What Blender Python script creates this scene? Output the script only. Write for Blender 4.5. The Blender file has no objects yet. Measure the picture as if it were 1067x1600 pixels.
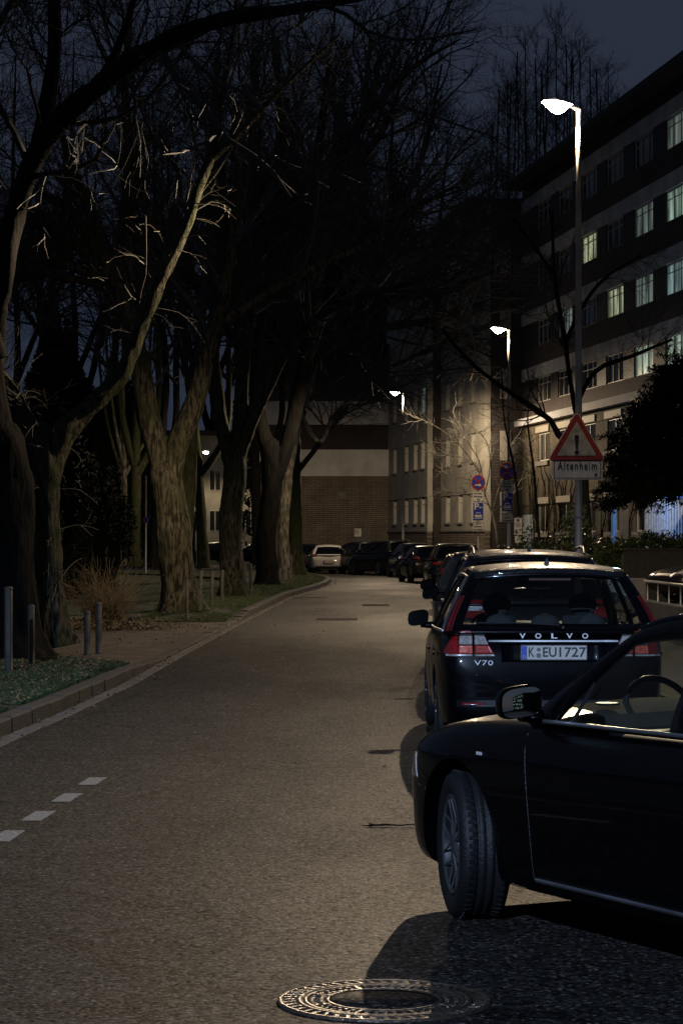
import bpy, bmesh, math, random
import numpy as np
from mathutils import Vector, Matrix, noise
from mathutils.bvhtree import BVHTree
PI = math.pi
R = math.radians
scene = bpy.context.scene
# ------------------------------------------------------------------ camera, sky, exposure
F = 3790.0; CX = 533.5; HY = 839.0; CH = 1.8
cam_d = bpy.data.cameras.new('camera'); cam = bpy.data.objects.new('camera', cam_d)
scene.collection.objects.link(cam); scene.camera = cam
cam.location = (0, 0, CH); cam.rotation_euler = (R(90), 0, 0)
cam_d.sensor_fit = 'VERTICAL'; cam_d.sensor_height = 36; cam_d.lens = 36 * F / 1600
cam_d.shift_y = (HY - 800) / 1600; cam_d.clip_end = 3000; cam_d.clip_start = 0.1
world = bpy.data.worlds.new('World'); scene.world = world; world.use_nodes = True
wn = world.node_tree; bg = wn.nodes['Background']
sky = wn.nodes.new('ShaderNodeTexSky'); sky.sky_type = 'NISHITA'; sky.sun_disc = False
sky.sun_elevation = R(-3.5); sky.sun_rotation = R(200); sky.altitude = 100
mixs = wn.nodes.new('ShaderNodeMix'); mixs.data_type = 'RGBA'; mixs.blend_type = 'MIX'
mixs.inputs[0].default_value = 0.75
mixs.inputs[7].default_value = (.080, .110, .186, 1)      # city glow under thin cloud
wn.links.new(sky.outputs[0], mixs.inputs[6]); wn.links.new(mixs.outputs[2], bg.inputs[0])
bg.inputs[1].default_value = 0.115
vs = scene.view_settings; scene.display_settings.display_device = 'sRGB'
vs.view_transform = 'Standard'; vs.look = 'None'; vs.exposure = 1.5; vs.gamma = 1
scene.cycles.max_bounces = 6; scene.cycles.transparent_max_bounces = 12
scene.cycles.caustics_reflective = False; scene.cycles.caustics_refractive = False
scene.cycles.sample_clamp_indirect = 4

def P(x, y, d):                     # reads a place off the photograph at a known distance
    return np.array([(x - CX) * d / F, d, CH + (HY - y) * d / F])

# ------------------------------------------------------------------ materials
MATS = {}
def nt(name):
    m = bpy.data.materials.new(name); m.use_nodes = True; t = m.node_tree
    return m, t, t.nodes['Principled BSDF']
def N(t, typ, **kw):
    n = t.nodes.new(typ)
    for k, v in kw.items():
        if k.startswith('i_'): n.inputs[int(k[2:])].default_value = v
        else: setattr(n, k, v)
    return n
def coords(t, scale=(1, 1, 1), out='Object'):
    tc = N(t, 'ShaderNodeTexCoord'); mp = N(t, 'ShaderNodeMapping')
    t.links.new(tc.outputs[out], mp.inputs[0]); mp.inputs['Scale'].default_value = scale
    return mp.outputs[0]
def ramp(t, src, stops):
    r = N(t, 'ShaderNodeValToRGB'); e = r.color_ramp.elements
    while len(e) < len(stops): e.new(.5)
    for k, (p, c) in enumerate(stops):
        e[k].position = p; e[k].color = (*c, 1) if len(c) == 3 else c
    t.links.new(src, r.inputs[0]); return r.outputs[0]
def mat(name, col, rough=.6, metal=0, var=.25, vscale=6, bump=0, bscale=40, coat=0, spec=.5):
    if name in MATS: return MATS[name]
    m, t, b = nt(name)
    co = coords(t); nz = N(t, 'ShaderNodeTexNoise'); nz.inputs['Scale'].default_value = vscale
    nz.inputs['Detail'].default_value = 5; t.links.new(co, nz.inputs[0])
    lo = tuple(c * (1 - var) for c in col); hi = tuple(min(1, c * (1 + var)) for c in col)
    t.links.new(ramp(t, nz.outputs[0], [(.3, lo), (.7, hi)]), b.inputs['Base Color'])
    b.inputs['Roughness'].default_value = rough; b.inputs['Metallic'].default_value = metal
    b.inputs['Coat Weight'].default_value = coat; b.inputs['Coat Roughness'].default_value = .05
    b.inputs['Specular IOR Level'].default_value = spec
    if bump:
        n2 = N(t, 'ShaderNodeTexNoise'); n2.inputs['Scale'].default_value = bscale; n2.inputs['Detail'].default_value = 4
        t.links.new(co, n2.inputs[0]); bp = N(t, 'ShaderNodeBump'); bp.inputs['Strength'].default_value = bump
        bp.inputs['Distance'].default_value = .02
        t.links.new(n2.outputs[0], bp.inputs['Height']); t.links.new(bp.outputs[0], b.inputs['Normal'])
    MATS[name] = m; return m
def emit(name, col, s, noise_amt=0, scale=(1, 1, 1)):
    m, t, b = nt(name); b.inputs['Base Color'].default_value = (.02, .02, .02, 1); b.inputs['Roughness'].default_value = .3
    b.inputs['Emission Color'].default_value = (*col, 1); b.inputs['Emission Strength'].default_value = s
    if noise_amt:
        co = coords(t, scale); oi = N(t, 'ShaderNodeObjectInfo'); ml = N(t, 'ShaderNodeMath', operation='MULTIPLY', i_1=60.0); t.links.new(oi.outputs['Random'], ml.inputs[0])
        va = N(t, 'ShaderNodeVectorMath', operation='ADD'); t.links.new(co, va.inputs[0]); t.links.new(ml.outputs[0], va.inputs[1])
        nz = N(t, 'ShaderNodeTexNoise'); nz.inputs['Scale'].default_value = 1; nz.inputs['Detail'].default_value = 3; t.links.new(va.outputs[0], nz.inputs[0])
        lo = tuple(c * (1 - noise_amt) for c in col)
        t.links.new(ramp(t, nz.outputs[0], [(.42, lo), (.6, col)]), b.inputs['Emission Color'])
    MATS[name] = m; return m

def make_asphalt():
    m, t, b = nt('asphalt'); co = coords(t)
    def vor(sc):
        v = N(t, 'ShaderNodeTexVoronoi'); v.inputs['Scale'].default_value = sc; t.links.new(co, v.inputs[0])
        h = N(t, 'ShaderNodeSeparateColor'); t.links.new(v.outputs['Color'], h.inputs[0]); return v, h
    v, hs = vor(52); v2, h2 = vor(120); v3, h3 = vor(24)
    g1 = ramp(t, hs.outputs[0], [(0, (.18,)*3), (.5, (.48,)*3), (.8, (.95,)*3), (.93, (1.9,)*3), (1, (4.2, 3.9, 3.5))])
    g2 = ramp(t, h2.outputs[0], [(0, (.020, .0185, .0165)), (.6, (.040, .0355, .031)), (.93, (.075, .066, .057)), (1, (.17, .15, .13))])
    big = N(t, 'ShaderNodeTexNoise'); big.inputs['Scale'].default_value = .5; big.inputs['Detail'].default_value = 8; big.inputs['Roughness'].default_value = .6
    t.links.new(coords(t, (1, .3, 1)), big.inputs[0])
    bigc = ramp(t, big.outputs[0], [(.28, (.48, .48, .48)), (.5, (.82, .80, .78)), (.72, (1.2, 1.14, 1.06))])
    def mul(a, c):
        mx = N(t, 'ShaderNodeMix', data_type='RGBA', blend_type='MULTIPLY'); mx.inputs[0].default_value = 1
        t.links.new(a, mx.inputs[6]); t.links.new(c, mx.inputs[7]); return mx.outputs[2]
    near_ = N(t, 'ShaderNodeMath', operation='LESS_THAN', i_1=.24); t.links.new(v3.outputs['Distance'], near_.inputs[0])
    some = N(t, 'ShaderNodeMath', operation='GREATER_THAN', i_1=.60); t.links.new(h3.outputs[0], some.inputs[0])
    both = N(t, 'ShaderNodeMath', operation='MULTIPLY'); t.links.new(near_.outputs[0], both.inputs[0]); t.links.new(some.outputs[0], both.inputs[1])
    chip_sparkle = N(t, 'ShaderNodeMix', data_type='RGBA'); t.links.new(both.outputs[0], chip_sparkle.inputs[0]); crk = N(t, 'ShaderNodeTexVoronoi', feature='DISTANCE_TO_EDGE'); crk.inputs['Scale'].default_value = .42
    wob = N(t, 'ShaderNodeTexNoise'); wob.inputs['Scale'].default_value = 2.2; wob.inputs['Detail'].default_value = 6; t.links.new(co, wob.inputs[0])
    wm = N(t, 'ShaderNodeMix', data_type='RGBA', blend_type='LINEAR_LIGHT'); wm.inputs[0].default_value = .22; t.links.new(co, wm.inputs[6]); t.links.new(wob.outputs['Color'], wm.inputs[7]); t.links.new(wm.outputs[2], crk.inputs[0])
    cc_ = ramp(t, crk.outputs[0], [(0, (.25,)*3), (.012, (.30,)*3), (.022, (1,)*3)]); st_ = ramp(t, wob.outputs[0], [(.38, (.72,)*3), (.6, (1.08,)*3)])
    t.links.new(mul(mul(mul(g2, g1), bigc), mul(cc_, st_)), chip_sparkle.inputs[6]); chip_sparkle.inputs[7].default_value = (.17, .15, .125, 1)  # pale stone specks, with the road's sparkle put into their colour
    t.links.new(chip_sparkle.outputs[2], b.inputs['Base Color'])
    t.links.new(ramp(t, big.outputs[0], [(.3, (.78,)*3), (.7, (.64,)*3)]), b.inputs['Roughness'])
    t.links.new(ramp(t, hs.outputs[2], [(0, (.02,)*3), (.6, (.20,)*3), (.9, (.45,)*3), (1, (.9,)*3)]), b.inputs['Specular IOR Level'])
    bp = N(t, 'ShaderNodeBump'); bp.inputs['Strength'].default_value = .4; bp.inputs['Distance'].default_value = .004
    ad = N(t, 'ShaderNodeMath', operation='SUBTRACT'); t.links.new(hs.outputs[1], ad.inputs[0]); t.links.new(v.outputs['Distance'], ad.inputs[1])
    t.links.new(ad.outputs[0], bp.inputs['Height']); t.links.new(bp.outputs[0], b.inputs['Normal'])
    MATS['asphalt'] = m; return m
def make_brick(name, c1, c2, mortar, w=.24, h=.075, rough=.85):
    m, t, b = nt(name); co = coords(t)
    # brick courses run along x, height z
    sp = N(t, 'ShaderNodeSeparateXYZ'); t.links.new(co, sp.inputs[0]); cb = N(t, 'ShaderNodeCombineXYZ')
    t.links.new(sp.outputs[0], cb.inputs[0]); t.links.new(sp.outputs[2], cb.inputs[1])
    br = N(t, 'ShaderNodeTexBrick'); t.links.new(cb.outputs[0], br.inputs[0])
    br.inputs['Color1'].default_value = (*c1, 1); br.inputs['Color2'].default_value = (*c2, 1); br.inputs['Mortar'].default_value = (*mortar, 1)
    br.inputs['Scale'].default_value = 1; br.inputs['Brick Width'].default_value = w; br.inputs['Row Height'].default_value = h
    br.inputs['Mortar Size'].default_value = h * .16
    nz = N(t, 'ShaderNodeTexNoise'); nz.inputs['Scale'].default_value = .9; nz.inputs['Detail'].default_value = 7; t.links.new(co, nz.inputs[0])
    mx = N(t, 'ShaderNodeMix', data_type='RGBA', blend_type='MULTIPLY'); mx.inputs[0].default_value = 1
    t.links.new(br.outputs[0], mx.inputs[6]); t.links.new(ramp(t, nz.outputs[0], [(.3, (.7,)*3), (.7, (1.15,)*3)]), mx.inputs[7])
    t.links.new(mx.outputs[2], b.inputs['Base Color']); b.inputs['Roughness'].default_value = rough
    bp = N(t, 'ShaderNodeBump'); bp.inputs['Strength'].default_value = .6; bp.inputs['Distance'].default_value = .01; bp.invert = True
    t.links.new(br.outputs['Fac'], bp.inputs['Height']); t.links.new(bp.outputs[0], b.inputs['Normal'])
    MATS[name] = m; return m
def make_bark(name, c1, c2, moss=.0, sc=9):
    m, t, b = nt(name)
    n1 = N(t, 'ShaderNodeTexNoise'); n1.inputs['Scale'].default_value = sc; n1.inputs['Detail'].default_value = 8; n1.inputs['Roughness'].default_value = .65
    t.links.new(coords(t, (1, 1, .22)), n1.inputs[0])
    n2 = N(t, 'ShaderNodeTexNoise'); n2.inputs['Scale'].default_value = 1.3; n2.inputs['Detail'].default_value = 6; t.links.new(coords(t), n2.inputs[0])
    c = ramp(t, n1.outputs[0], [(.42, c1), (.60, c2)])
    mx = N(t, 'ShaderNodeMix', data_type='RGBA'); t.links.new(ramp(t, n2.outputs[0], [(.5 - moss * .3, (0,)*3), (.72 - moss * .3, (.8,)*3)]), mx.inputs[0])
    t.links.new(c, mx.inputs[6]); mx.inputs[7].default_value = (.034, .042, .014, 1)
    t.links.new(mx.outputs[2], b.inputs['Base Color']); b.inputs['Roughness'].default_value = .85; b.inputs['Specular IOR Level'].default_value = .15
    bp = N(t, 'ShaderNodeBump'); bp.inputs['Strength'].default_value = 1; bp.inputs['Distance'].default_value = .07
    t.links.new(n1.outputs[0], bp.inputs['Height']); t.links.new(bp.outputs[0], b.inputs['Normal'])
    MATS[name] = m; return m
def make_paint(name, col, wet=False, rough=.28):
    m, t, b = nt(name); b.inputs['Base Color'].default_value = (*col, 1)
    b.inputs['Roughness'].default_value = rough; b.inputs['Metallic'].default_value = .0; b.inputs['Specular IOR Level'].default_value = .06
    b.inputs['Coat Weight'].default_value = .55; b.inputs['Coat Roughness'].default_value = .04
    co = coords(t); nz = N(t, 'ShaderNodeTexNoise'); nz.inputs['Scale'].default_value = 5; nz.inputs['Detail'].default_value = 6; t.links.new(co, nz.inputs[0])
    t.links.new(ramp(t, nz.outputs[0], [(.4, (.02,)*3), (.7, (.06,)*3)]), b.inputs['Coat Roughness'])
    if wet:
        v = N(t, 'ShaderNodeTexVoronoi'); v.inputs['Scale'].default_value = 70; t.links.new(co, v.inputs[0])
        h = ramp(t, v.outputs['Distance'], [(.0, (1,)*3), (.42, (0,)*3)])
        bp = N(t, 'ShaderNodeBump'); bp.inputs['Strength'].default_value = 1; bp.inputs['Distance'].default_value = .009
        t.links.new(h, bp.inputs['Height']); t.links.new(bp.outputs[0], b.inputs['Normal']); t.links.new(bp.outputs[0], b.inputs['Coat Normal'])
        b.inputs['Roughness'].default_value = .3
    MATS[name] = m; return m
def make_glass(name, tint, gloss=1.5):
    m = bpy.data.materials.new(name); m.use_nodes = True; t = m.node_tree; t.nodes.remove(t.nodes['Principled BSDF'])
    tr = N(t, 'ShaderNodeBsdfTransparent'); tr.inputs[0].default_value = (*tint, 1)
    gl = N(t, 'ShaderNodeBsdfGlossy'); gl.inputs['Roughness'].default_value = .02; fr = N(t, 'ShaderNodeFresnel'); fr.inputs[0].default_value = gloss
    mx = N(t, 'ShaderNodeMixShader'); t.links.new(fr.outputs[0], mx.inputs[0]); t.links.new(tr.outputs[0], mx.inputs[1]); t.links.new(gl.outputs[0], mx.inputs[2])
    t.links.new(mx.outputs[0], t.nodes['Material Output'].inputs[0]); MATS[name] = m; return m

asphalt = make_asphalt()
brick_w = make_brick('brown_brick', (.20, .165, .12), (.26, .215, .16), (.10, .08, .06), .5, .125)
brick_d = make_brick('dark_brick', (.055, .04, .035), (.075, .055, .045), (.03, .027, .025))
render_w = mat('pale_render', (.38, .36, .30), .9, var=.22, vscale=.9, bump=.2)
render_g = mat('grey_panel', (.48, .465, .44), .85, var=.28, vscale=.9, bump=.1)
concrete = mat('concrete', (.16, .15, .13), .85, var=.25, vscale=3, bump=.4)
kerbstone = mat('kerbstone', (.07, .062, .052), .8, var=.35, vscale=7, bump=.6)
soil = mat('soil', (.050, .040, .028), .95, var=.5, vscale=3, bump=.8, bscale=25)
turf = mat('turf', (.030, .042, .014), .95, var=.6, vscale=2.2, bump=.8, bscale=30)
grassm = mat('grass_blade', (.07, .105, .03), .7, var=.4, vscale=1.2)
leafm = mat('dry_leaf', (.155, .12, .07), .7, var=.5, vscale=9)
pathm = mat('path_grit', (.115, .088, .062), .9, var=.4, vscale=1.6, bump=.7, bscale=40)
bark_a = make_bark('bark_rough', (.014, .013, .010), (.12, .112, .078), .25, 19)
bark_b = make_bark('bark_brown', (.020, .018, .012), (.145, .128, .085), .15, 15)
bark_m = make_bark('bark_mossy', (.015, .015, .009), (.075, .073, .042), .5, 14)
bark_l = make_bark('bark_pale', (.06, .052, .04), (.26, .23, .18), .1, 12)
bark_d = make_bark('bark_dark_shaded', (.004, .0035, .003), (.012, .011, .009), -2, 8)  # near-black: shade on the black street trunks is put into this colour
twigm = mat('twig', (.032, .027, .020), .6, var=.3, vscale=2)
twigl = mat('twig_pale', (.15, .14, .12), .55, var=.25, vscale=3)
needle = mat('needle', (.008, .011, .006), .8, var=.4, vscale=3, spec=.12)
hedgeleaf = mat('hedge_leaf', (.040, .055, .018), .28, var=.5, vscale=2.5)
galv = mat('galvanised_steel', (.52, .49, .45), .5, .15, var=.2, vscale=4)
post_m = mat('post_steel', (.10, .088, .072), .65, .2, var=.35, vscale=6)
rubber = mat('rubber', (.011, .011, .011), .55, var=.2, bump=.3, bscale=90)
black_pl = mat('black_plastic', (.012, .012, .013), .45)
dash_m = mat('dash_grain', (.085, .076, .06), .85, spec=.05, var=.2, bump=.5, bscale=400)
seat_m = mat('seat_cloth', (.02, .02, .021), .85, bump=.3)
alloy = mat('alloy', (.11, .11, .108), .35, .5, var=.1)
chrome = mat('chrome', (.75, .74, .72), .12, 1, var=.03)
red_l = mat('red_lens', (.22, .010, .010), .15, var=.2, coat=1)
clear_l = mat('clear_lens', (.80, .74, .70), .2, .1, var=.15, coat=1)
plate_m = mat('plate_white', (.50, .46, .39), .35, var=.05)
plate_b = mat('plate_blue', (.02, .07, .42), .4)
letter_m = mat('letter_black', (.012, .012, .012), .5)
iron = mat('cast_iron', (.16, .12, .085), .35, .6, var=.4, vscale=14, bump=.5, bscale=60)
roadpaint = mat('road_paint', (.40, .37, .32), .8, var=.55, vscale=34, bump=.5)
sign_w = mat('sign_white', (.72, .68, .60), .4, var=.18, vscale=8)
sign_wd = mat('sign_white_dirty', (.50, .46, .36), .5, var=.45, vscale=7)
sign_r = mat('sign_red', (.36, .035, .022), .4, var=.2)
sign_b = mat('sign_blue', (.02, .05, .36), .4, var=.2)
sign_bk = mat('sign_back', (.3, .29, .28), .5, .5)
frame_w = mat('window_frame', (.50, .48, .42), .5, var=.06)
pane_d = mat('pane_dark', (.02, .023, .026), .08, var=.2)
pane_d.node_tree.nodes['Principled BSDF'].inputs['Specular IOR Level'].default_value = .9
curt = mat('pane_curtain', (.36, .34, .29), .6, var=.12)
glass = make_glass('car_glass', (.50, .55, .52))
glass_d = make_glass('car_glass_dark', (.22, .23, .24))
mirror_m = mat('mirror_glass', (.8, .85, .82), .02, 1, var=0)
mirror_dk = mat('mirror_glass_dark', (.10, .11, .14), .05, 1, var=0)
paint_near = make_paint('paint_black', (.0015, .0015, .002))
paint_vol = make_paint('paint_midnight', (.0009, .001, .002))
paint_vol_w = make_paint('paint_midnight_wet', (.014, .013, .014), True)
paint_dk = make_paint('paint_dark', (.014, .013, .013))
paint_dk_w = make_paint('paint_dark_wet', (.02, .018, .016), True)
paint_sil = make_paint('paint_silver', (.42, .40, .36))
paint_gry = make_paint('paint_grey', (.06, .058, .052))
paint_blu = make_paint('paint_blue', (.012, .014, .045))

# ------------------------------------------------------------------ object helpers
def tag(o, label=None, cat=None, group=None, kind=None):
    if label: o['label'] = label
    if cat: o['category'] = cat
    if group: o['group'] = group
    if kind: o['kind'] = kind
    return o
def empty(name, label, cat, loc=(0, 0, 0), rz=0, group=None):
    o = bpy.data.objects.new(name, None); scene.collection.objects.link(o)
    o.location = loc; o.rotation_euler = (0, 0, rz); o.empty_display_size = .2
    return tag(o, label, cat, group)
def link(name, me, m=None, parent=None, loc=None, rot=None):
    o = bpy.data.objects.new(name, me); scene.collection.objects.link(o)
    if m is not None and not me.materials: me.materials.append(m)
    if parent is not None: o.parent = parent
    if loc is not None: o.location = loc
    if rot is not None: o.rotation_euler = rot
    return o
def np_mesh(name, V, Fq, smooth=False):
    V = np.asarray(V, np.float32).reshape(-1, 3); Fq = np.asarray(Fq, np.int32)
    me = bpy.data.meshes.new(name); n, k = Fq.shape
    me.vertices.add(len(V)); me.vertices.foreach_set('co', V.ravel())
    me.loops.add(n * k); me.loops.foreach_set('vertex_index', Fq.ravel())
    me.polygons.add(n); me.polygons.foreach_set('loop_start', np.arange(0, n * k, k, dtype=np.int32))
    me.polygons.foreach_set('loop_total', np.full(n, k, np.int32))
    me.polygons.foreach_set('use_smooth', np.full(n, smooth, bool))
    me.update(calc_edges=True); return me
class MB:
    """collects shapes for ONE mesh object"""
    def __init__(s): s.v = []; s.f = []; s.mi = []; s.n = 0; s.cur = 0; s.sm = []
    def add(s, V, Fs, smooth=False):
        V = [tuple(map(float, p)) for p in V]
        s.v += V; s.f += [tuple(i + s.n for i in f) for f in Fs]; s.mi += [s.cur] * len(Fs); s.sm += [smooth] * len(Fs); s.n += len(V); return s
    def box(s, c, d, rz=0, M=None):
        x, y, z = (k / 2 for k in d); V = [Vector((a * x, b * y, e * z)) for e in (-1, 1) for b in (-1, 1) for a in (-1, 1)]
        rm = M if M is not None else Matrix.Rotation(rz, 3, 'Z')
        V = [rm @ p + Vector(c) for p in V]
        return s.add(V, [(0, 2, 3, 1), (4, 5, 7, 6), (0, 1, 5, 4), (1, 3, 7, 5), (3, 2, 6, 7), (2, 0, 4, 6)])
    def tube(s, pts, r, n=8, cap=True):
        pts = [Vector(p) for p in pts]; rr = r if hasattr(r, '__len__') else [r] * len(pts); V = []
        ref = None
        for i, p in enumerate(pts):
            t = (pts[min(i + 1, len(pts) - 1)] - pts[max(i - 1, 0)]).normalized()
            if ref is None: ref = Vector((0, 0, 1)) if abs(t.z) < .9 else Vector((1, 0, 0))
            u = t.cross(ref).normalized(); w = t.cross(u)
            V += [p + (u * math.cos(2 * PI * k / n) + w * math.sin(2 * PI * k / n)) * rr[i] for k in range(n)]
        Fs = [(i * n + k, i * n + (k + 1) % n, (i + 1) * n + (k + 1) % n, (i + 1) * n + k) for i in range(len(pts) - 1) for k in range(n)]
        if cap: Fs += [tuple(range(n)), tuple((len(pts) - 1) * n + k for k in reversed(range(n)))]
        return s.add(V, Fs, n > 6)
    def lathe(s, prof, n=32, axis='Z', c=(0, 0, 0), close=False):
        V = []
        for r, h in prof:
            for k in range(n):
                a = 2 * PI * k / n
                q = (r * math.cos(a), r * math.sin(a), h) if axis == 'Z' else (h, r * math.cos(a), r * math.sin(a)) if axis == 'X' else (r * math.cos(a), h, r * math.sin(a))
                V.append((q[0] + c[0], q[1] + c[1], q[2] + c[2]))
        m = len(prof); Fs = [(i * n + k, i * n + (k + 1) % n, ((i + 1) % m) * n + (k + 1) % n, ((i + 1) % m) * n + k) for i in range(m if close else m - 1) for k in range(n)]
        return s.add(V, Fs, True)
    def prism(s, poly, y0, y1):                     # polygon in x-z, extruded along y
        n = len(poly); V = [(x, y0, z) for x, z in poly] + [(x, y1, z) for x, z in poly]
        return s.add(V, [tuple(range(n)), tuple(range(2 * n - 1, n - 1, -1))] + [(i, i + n, (i + 1) % n + n, (i + 1) % n) for i in range(n)])
    def grid(s, fn, nu, nv, smooth=True, keep=None):
        V = [fn(i / nu, j / nv) for i in range(nu + 1) for j in range(nv + 1)]
        Fs = [(i * (nv + 1) + j, (i + 1) * (nv + 1) + j, (i + 1) * (nv + 1) + j + 1, i * (nv + 1) + j + 1) for i in range(nu) for j in range(nv) if keep is None or keep(i, j)]
        return s.add(V, Fs, smooth)
    def mesh(s, name='m'):
        me = bpy.data.meshes.new(name); me.from_pydata(s.v, [], s.f)
        me.polygons.foreach_set('material_index', s.mi); me.polygons.foreach_set('use_smooth', s.sm); me.update(); return me
    def build(s, name, m, parent=None, loc=None, rot=None, bevel=0):
        me = s.mesh(name)
        for q in (m if isinstance(m, (list, tuple)) else [m]): me.materials.append(q)
        o = link(name, me, None, parent, loc, rot)
        if bevel:
            b = o.modifiers.new('bevel', 'BEVEL'); b.width = bevel; b.segments = 2; b.limit_method = 'ANGLE'
        return o
def parts(name, boxes, m, parent, **kw):
    for c, d in boxes:
        b = MB(); b.box((0, 0, 0), d); b.build(name, m, parent, loc=tuple(c), **kw)
def evaluated(o):
    dg = bpy.context.evaluated_depsgraph_get(); return bpy.data.meshes.new_from_object(o.evaluated_get(dg))
def text_mesh(s, size, extrude=.002, width=None, spacing=1.0, bold=0.0):
    cu = bpy.data.curves.new('t', 'FONT'); cu.body = s; cu.size = size; cu.align_x = 'CENTER'; cu.align_y = 'CENTER'; cu.extrude = extrude
    cu.space_character = spacing; cu.offset = bold; cu.resolution_u = 3
    o = bpy.data.objects.new('t', cu); scene.collection.objects.link(o); me = evaluated(o)
    bpy.data.objects.remove(o); bpy.data.curves.remove(cu)
    if width:
        n = len(me.vertices); c = np.zeros(n * 3, np.float32); me.vertices.foreach_get('co', c); c = c.reshape(-1, 3)
        w = c[:, 0].max() - c[:, 0].min(); c[:, 0] *= width / w; me.vertices.foreach_set('co', c.ravel())
    me.materials.clear(); return me
def lettering(name, s, size, m, parent, loc, width=None, spacing=1.0, rot=(PI / 2, 0, 0), bold=0.0, extrude=.002):
    return link(name, text_mesh(s, size, extrude, width, spacing, bold), m, parent, loc, rot)
def sheet(name, m, z, left, right, ys, label=None, kind='structure', nu=6):
    """horizontal strip between two curves x=left(y), x=right(y)"""
    b = MB(); V = []; k = len(ys)
    for y in ys:
        for i in range(nu + 1): V.append((left(y) + (right(y) - left(y)) * i / nu, y, z(y, i / nu) if callable(z) else z))
    Fs = [(j * (nu + 1) + i, j * (nu + 1) + i + 1, (j + 1) * (nu + 1) + i + 1, (j + 1) * (nu + 1) + i) for j in range(k - 1) for i in range(nu)]
    b.add(V, Fs, True); o = b.build(name, m); tag(o, kind=kind); return o

# ------------------------------------------------------------------ ground
KX = [(-20, -4.3), (0, -3.9), (14, -3.35), (21.9, -3.05), (24.3, -2.91), (29.5, -2.70), (36.5, -2.57), (49.1, -2.27), (58.3, -2.0), (71.8, -1.61), (82, -.95), (89.8, -.55), (97, -.42), (103, -.60), (108, -1.0), (113, -1.75), (118, -3.2), (124, -6.5), (128, -12), (131, -30), (133, -60)]
def kerb_x(y): return float(np.interp(y, [a for a, _ in KX], [b for _, b in KX]))
g = MB(); g.grid(lambda u, v: (-600 + 1200 * u, -250 + 1500 * v, -.03), 4, 4, False); tag(g.build('ground', turf), kind='structure')
ys = [-60, -20, 0, 10, 15, 20] + list(np.arange(22, 126, 2.0)) + [126, 128, 131, 133]
RR = lambda y: 3.4 if y < 60 else 3.4 + (y - 60) * .05
b_ = sheet('road', asphalt, 0.0, lambda y: kerb_x(y) - .05 if y > -19 else -4.4, lambda y: RR(y) if y < 112 else 14, ys, nu=8)
sheet('car_park', asphalt, .004, lambda y: -70, lambda y: 13.5, [124, 130, 140, 150])
sheet('pavement', mat('paving', (.10, .09, .075), .85, var=.3, vscale=2, bump=.4), .12, lambda y: RR(y) + .12, lambda y: 5.2 + max(0, y - 60) * .06, [-60, 0, 20, 40, 60, 80, 100, 112])
sheet('front_garden', soil, .10, lambda y: 5.2 + max(0, y - 60) * .06, lambda y: 30, [-60, 0, 20, 40, 60, 80, 100, 125])
kr = MB()
yy = list(np.arange(-10, 112, 1.0))
for k, y in enumerate(yy):
    kr.box((RR(y) + .05, y, .05), (.14, .985, .16 + .004 * (k % 3)))
tag(kr.build('right_kerb', kerbstone, bevel=.012), kind='structure')
# left kerb stones, lowered where the path meets the road
def along(y0, y1, step):
    pts = []; y = y0; x = kerb_x(y0)
    while y < y1:
        pts.append((x, y)); dx = kerb_x(y + .05) - kerb_x(y); L = math.hypot(dx, .05)
        y += step * .05 / L; x = kerb_x(y)
    return pts
random.seed(4)
def kerb_top(y):
    if 35 < y < 51: return .035
    if 29.5 < y <= 35: return .15 - .115 * (y - 29.5) / 5.5
    if 51 <= y < 54: return .035 + .095 * (y - 51) / 3
    return .15
kl = MB(); gs = MB()
pts = along(-10, 126, .98)
for (x, y), (x2, y2) in zip(pts, pts[1:]):
    a = math.atan2(y2 - y, x2 - x) - PI / 2; h = kerb_top(y) + random.uniform(-.006, .006); L = math.hypot(x2 - x, y2 - y)
    kl.box(((x + x2) / 2 - .09 + random.uniform(-.008, .008), (y + y2) / 2, h / 2 - .1), (.19, L - .018, h + .2), a + random.uniform(-.008, .008))
tag(kl.build('left_kerb', kerbstone, bevel=.018), kind='structure')
pts = along(-4, 112, .22)
for (x, y), (x2, y2) in zip(pts, pts[1:]):
    a = math.atan2(y2 - y, x2 - x) - PI / 2
    gs.box(((x + x2) / 2 + .10, (y + y2) / 2, -.02 + random.uniform(-.003, .003)), (.16, .205, .06), a + random.uniform(-.04, .04))
tag(gs.build('gutter_stones', mat('gutter_stone', (.16, .14, .115), .8, var=.45, vscale=5, bump=.5), bevel=.01), kind='structure')
def vz(y, u):     # verge: falls from rear to the kerb top, with small bumps
    return kerb_top(y) - .012 + (1 - u) * .04 + .03 * noise.noise(Vector((y * .7, u * 9, 0)))
sheet('verge', turf, vz, lambda y: -5.3, lambda y: kerb_x(y) - .17 - max(0, y - 32.5) * .42, list(np.arange(-10, 37.1, .5)), nu=24)
sheet('verge_back', turf, vz, lambda y: -3.9 if y < 95 else -3.9 - (y - 95) * .4, lambda y: kerb_x(y) - .17, list(np.arange(50.5, 122, .75)), nu=16)
sheet('footpath', pathm, lambda y, u: .028 + .010 * noise.noise(Vector((y * .5, u * 14, 2))), lambda y: -22, lambda y: kerb_x(y) - .17, list(np.arange(32, 51.5, .6)), nu=40)
sheet('park_lawn', turf, lambda y, u: .09 + .07 * noise.noise(Vector((y * .1, u * 19, 7))), lambda y: -50, lambda y: -3.85 if y < 95 else -3.85 - (y - 95) * .4, list(np.arange(51, 126, 2)), nu=40)
sheet('park_soil', soil, lambda y, u: .06 + .05 * noise.noise(Vector((y * .3, u * 19, 3))), lambda y: -30, lambda y: -5.25, list(np.arange(-10, 38, 1)), nu=20)
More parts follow.
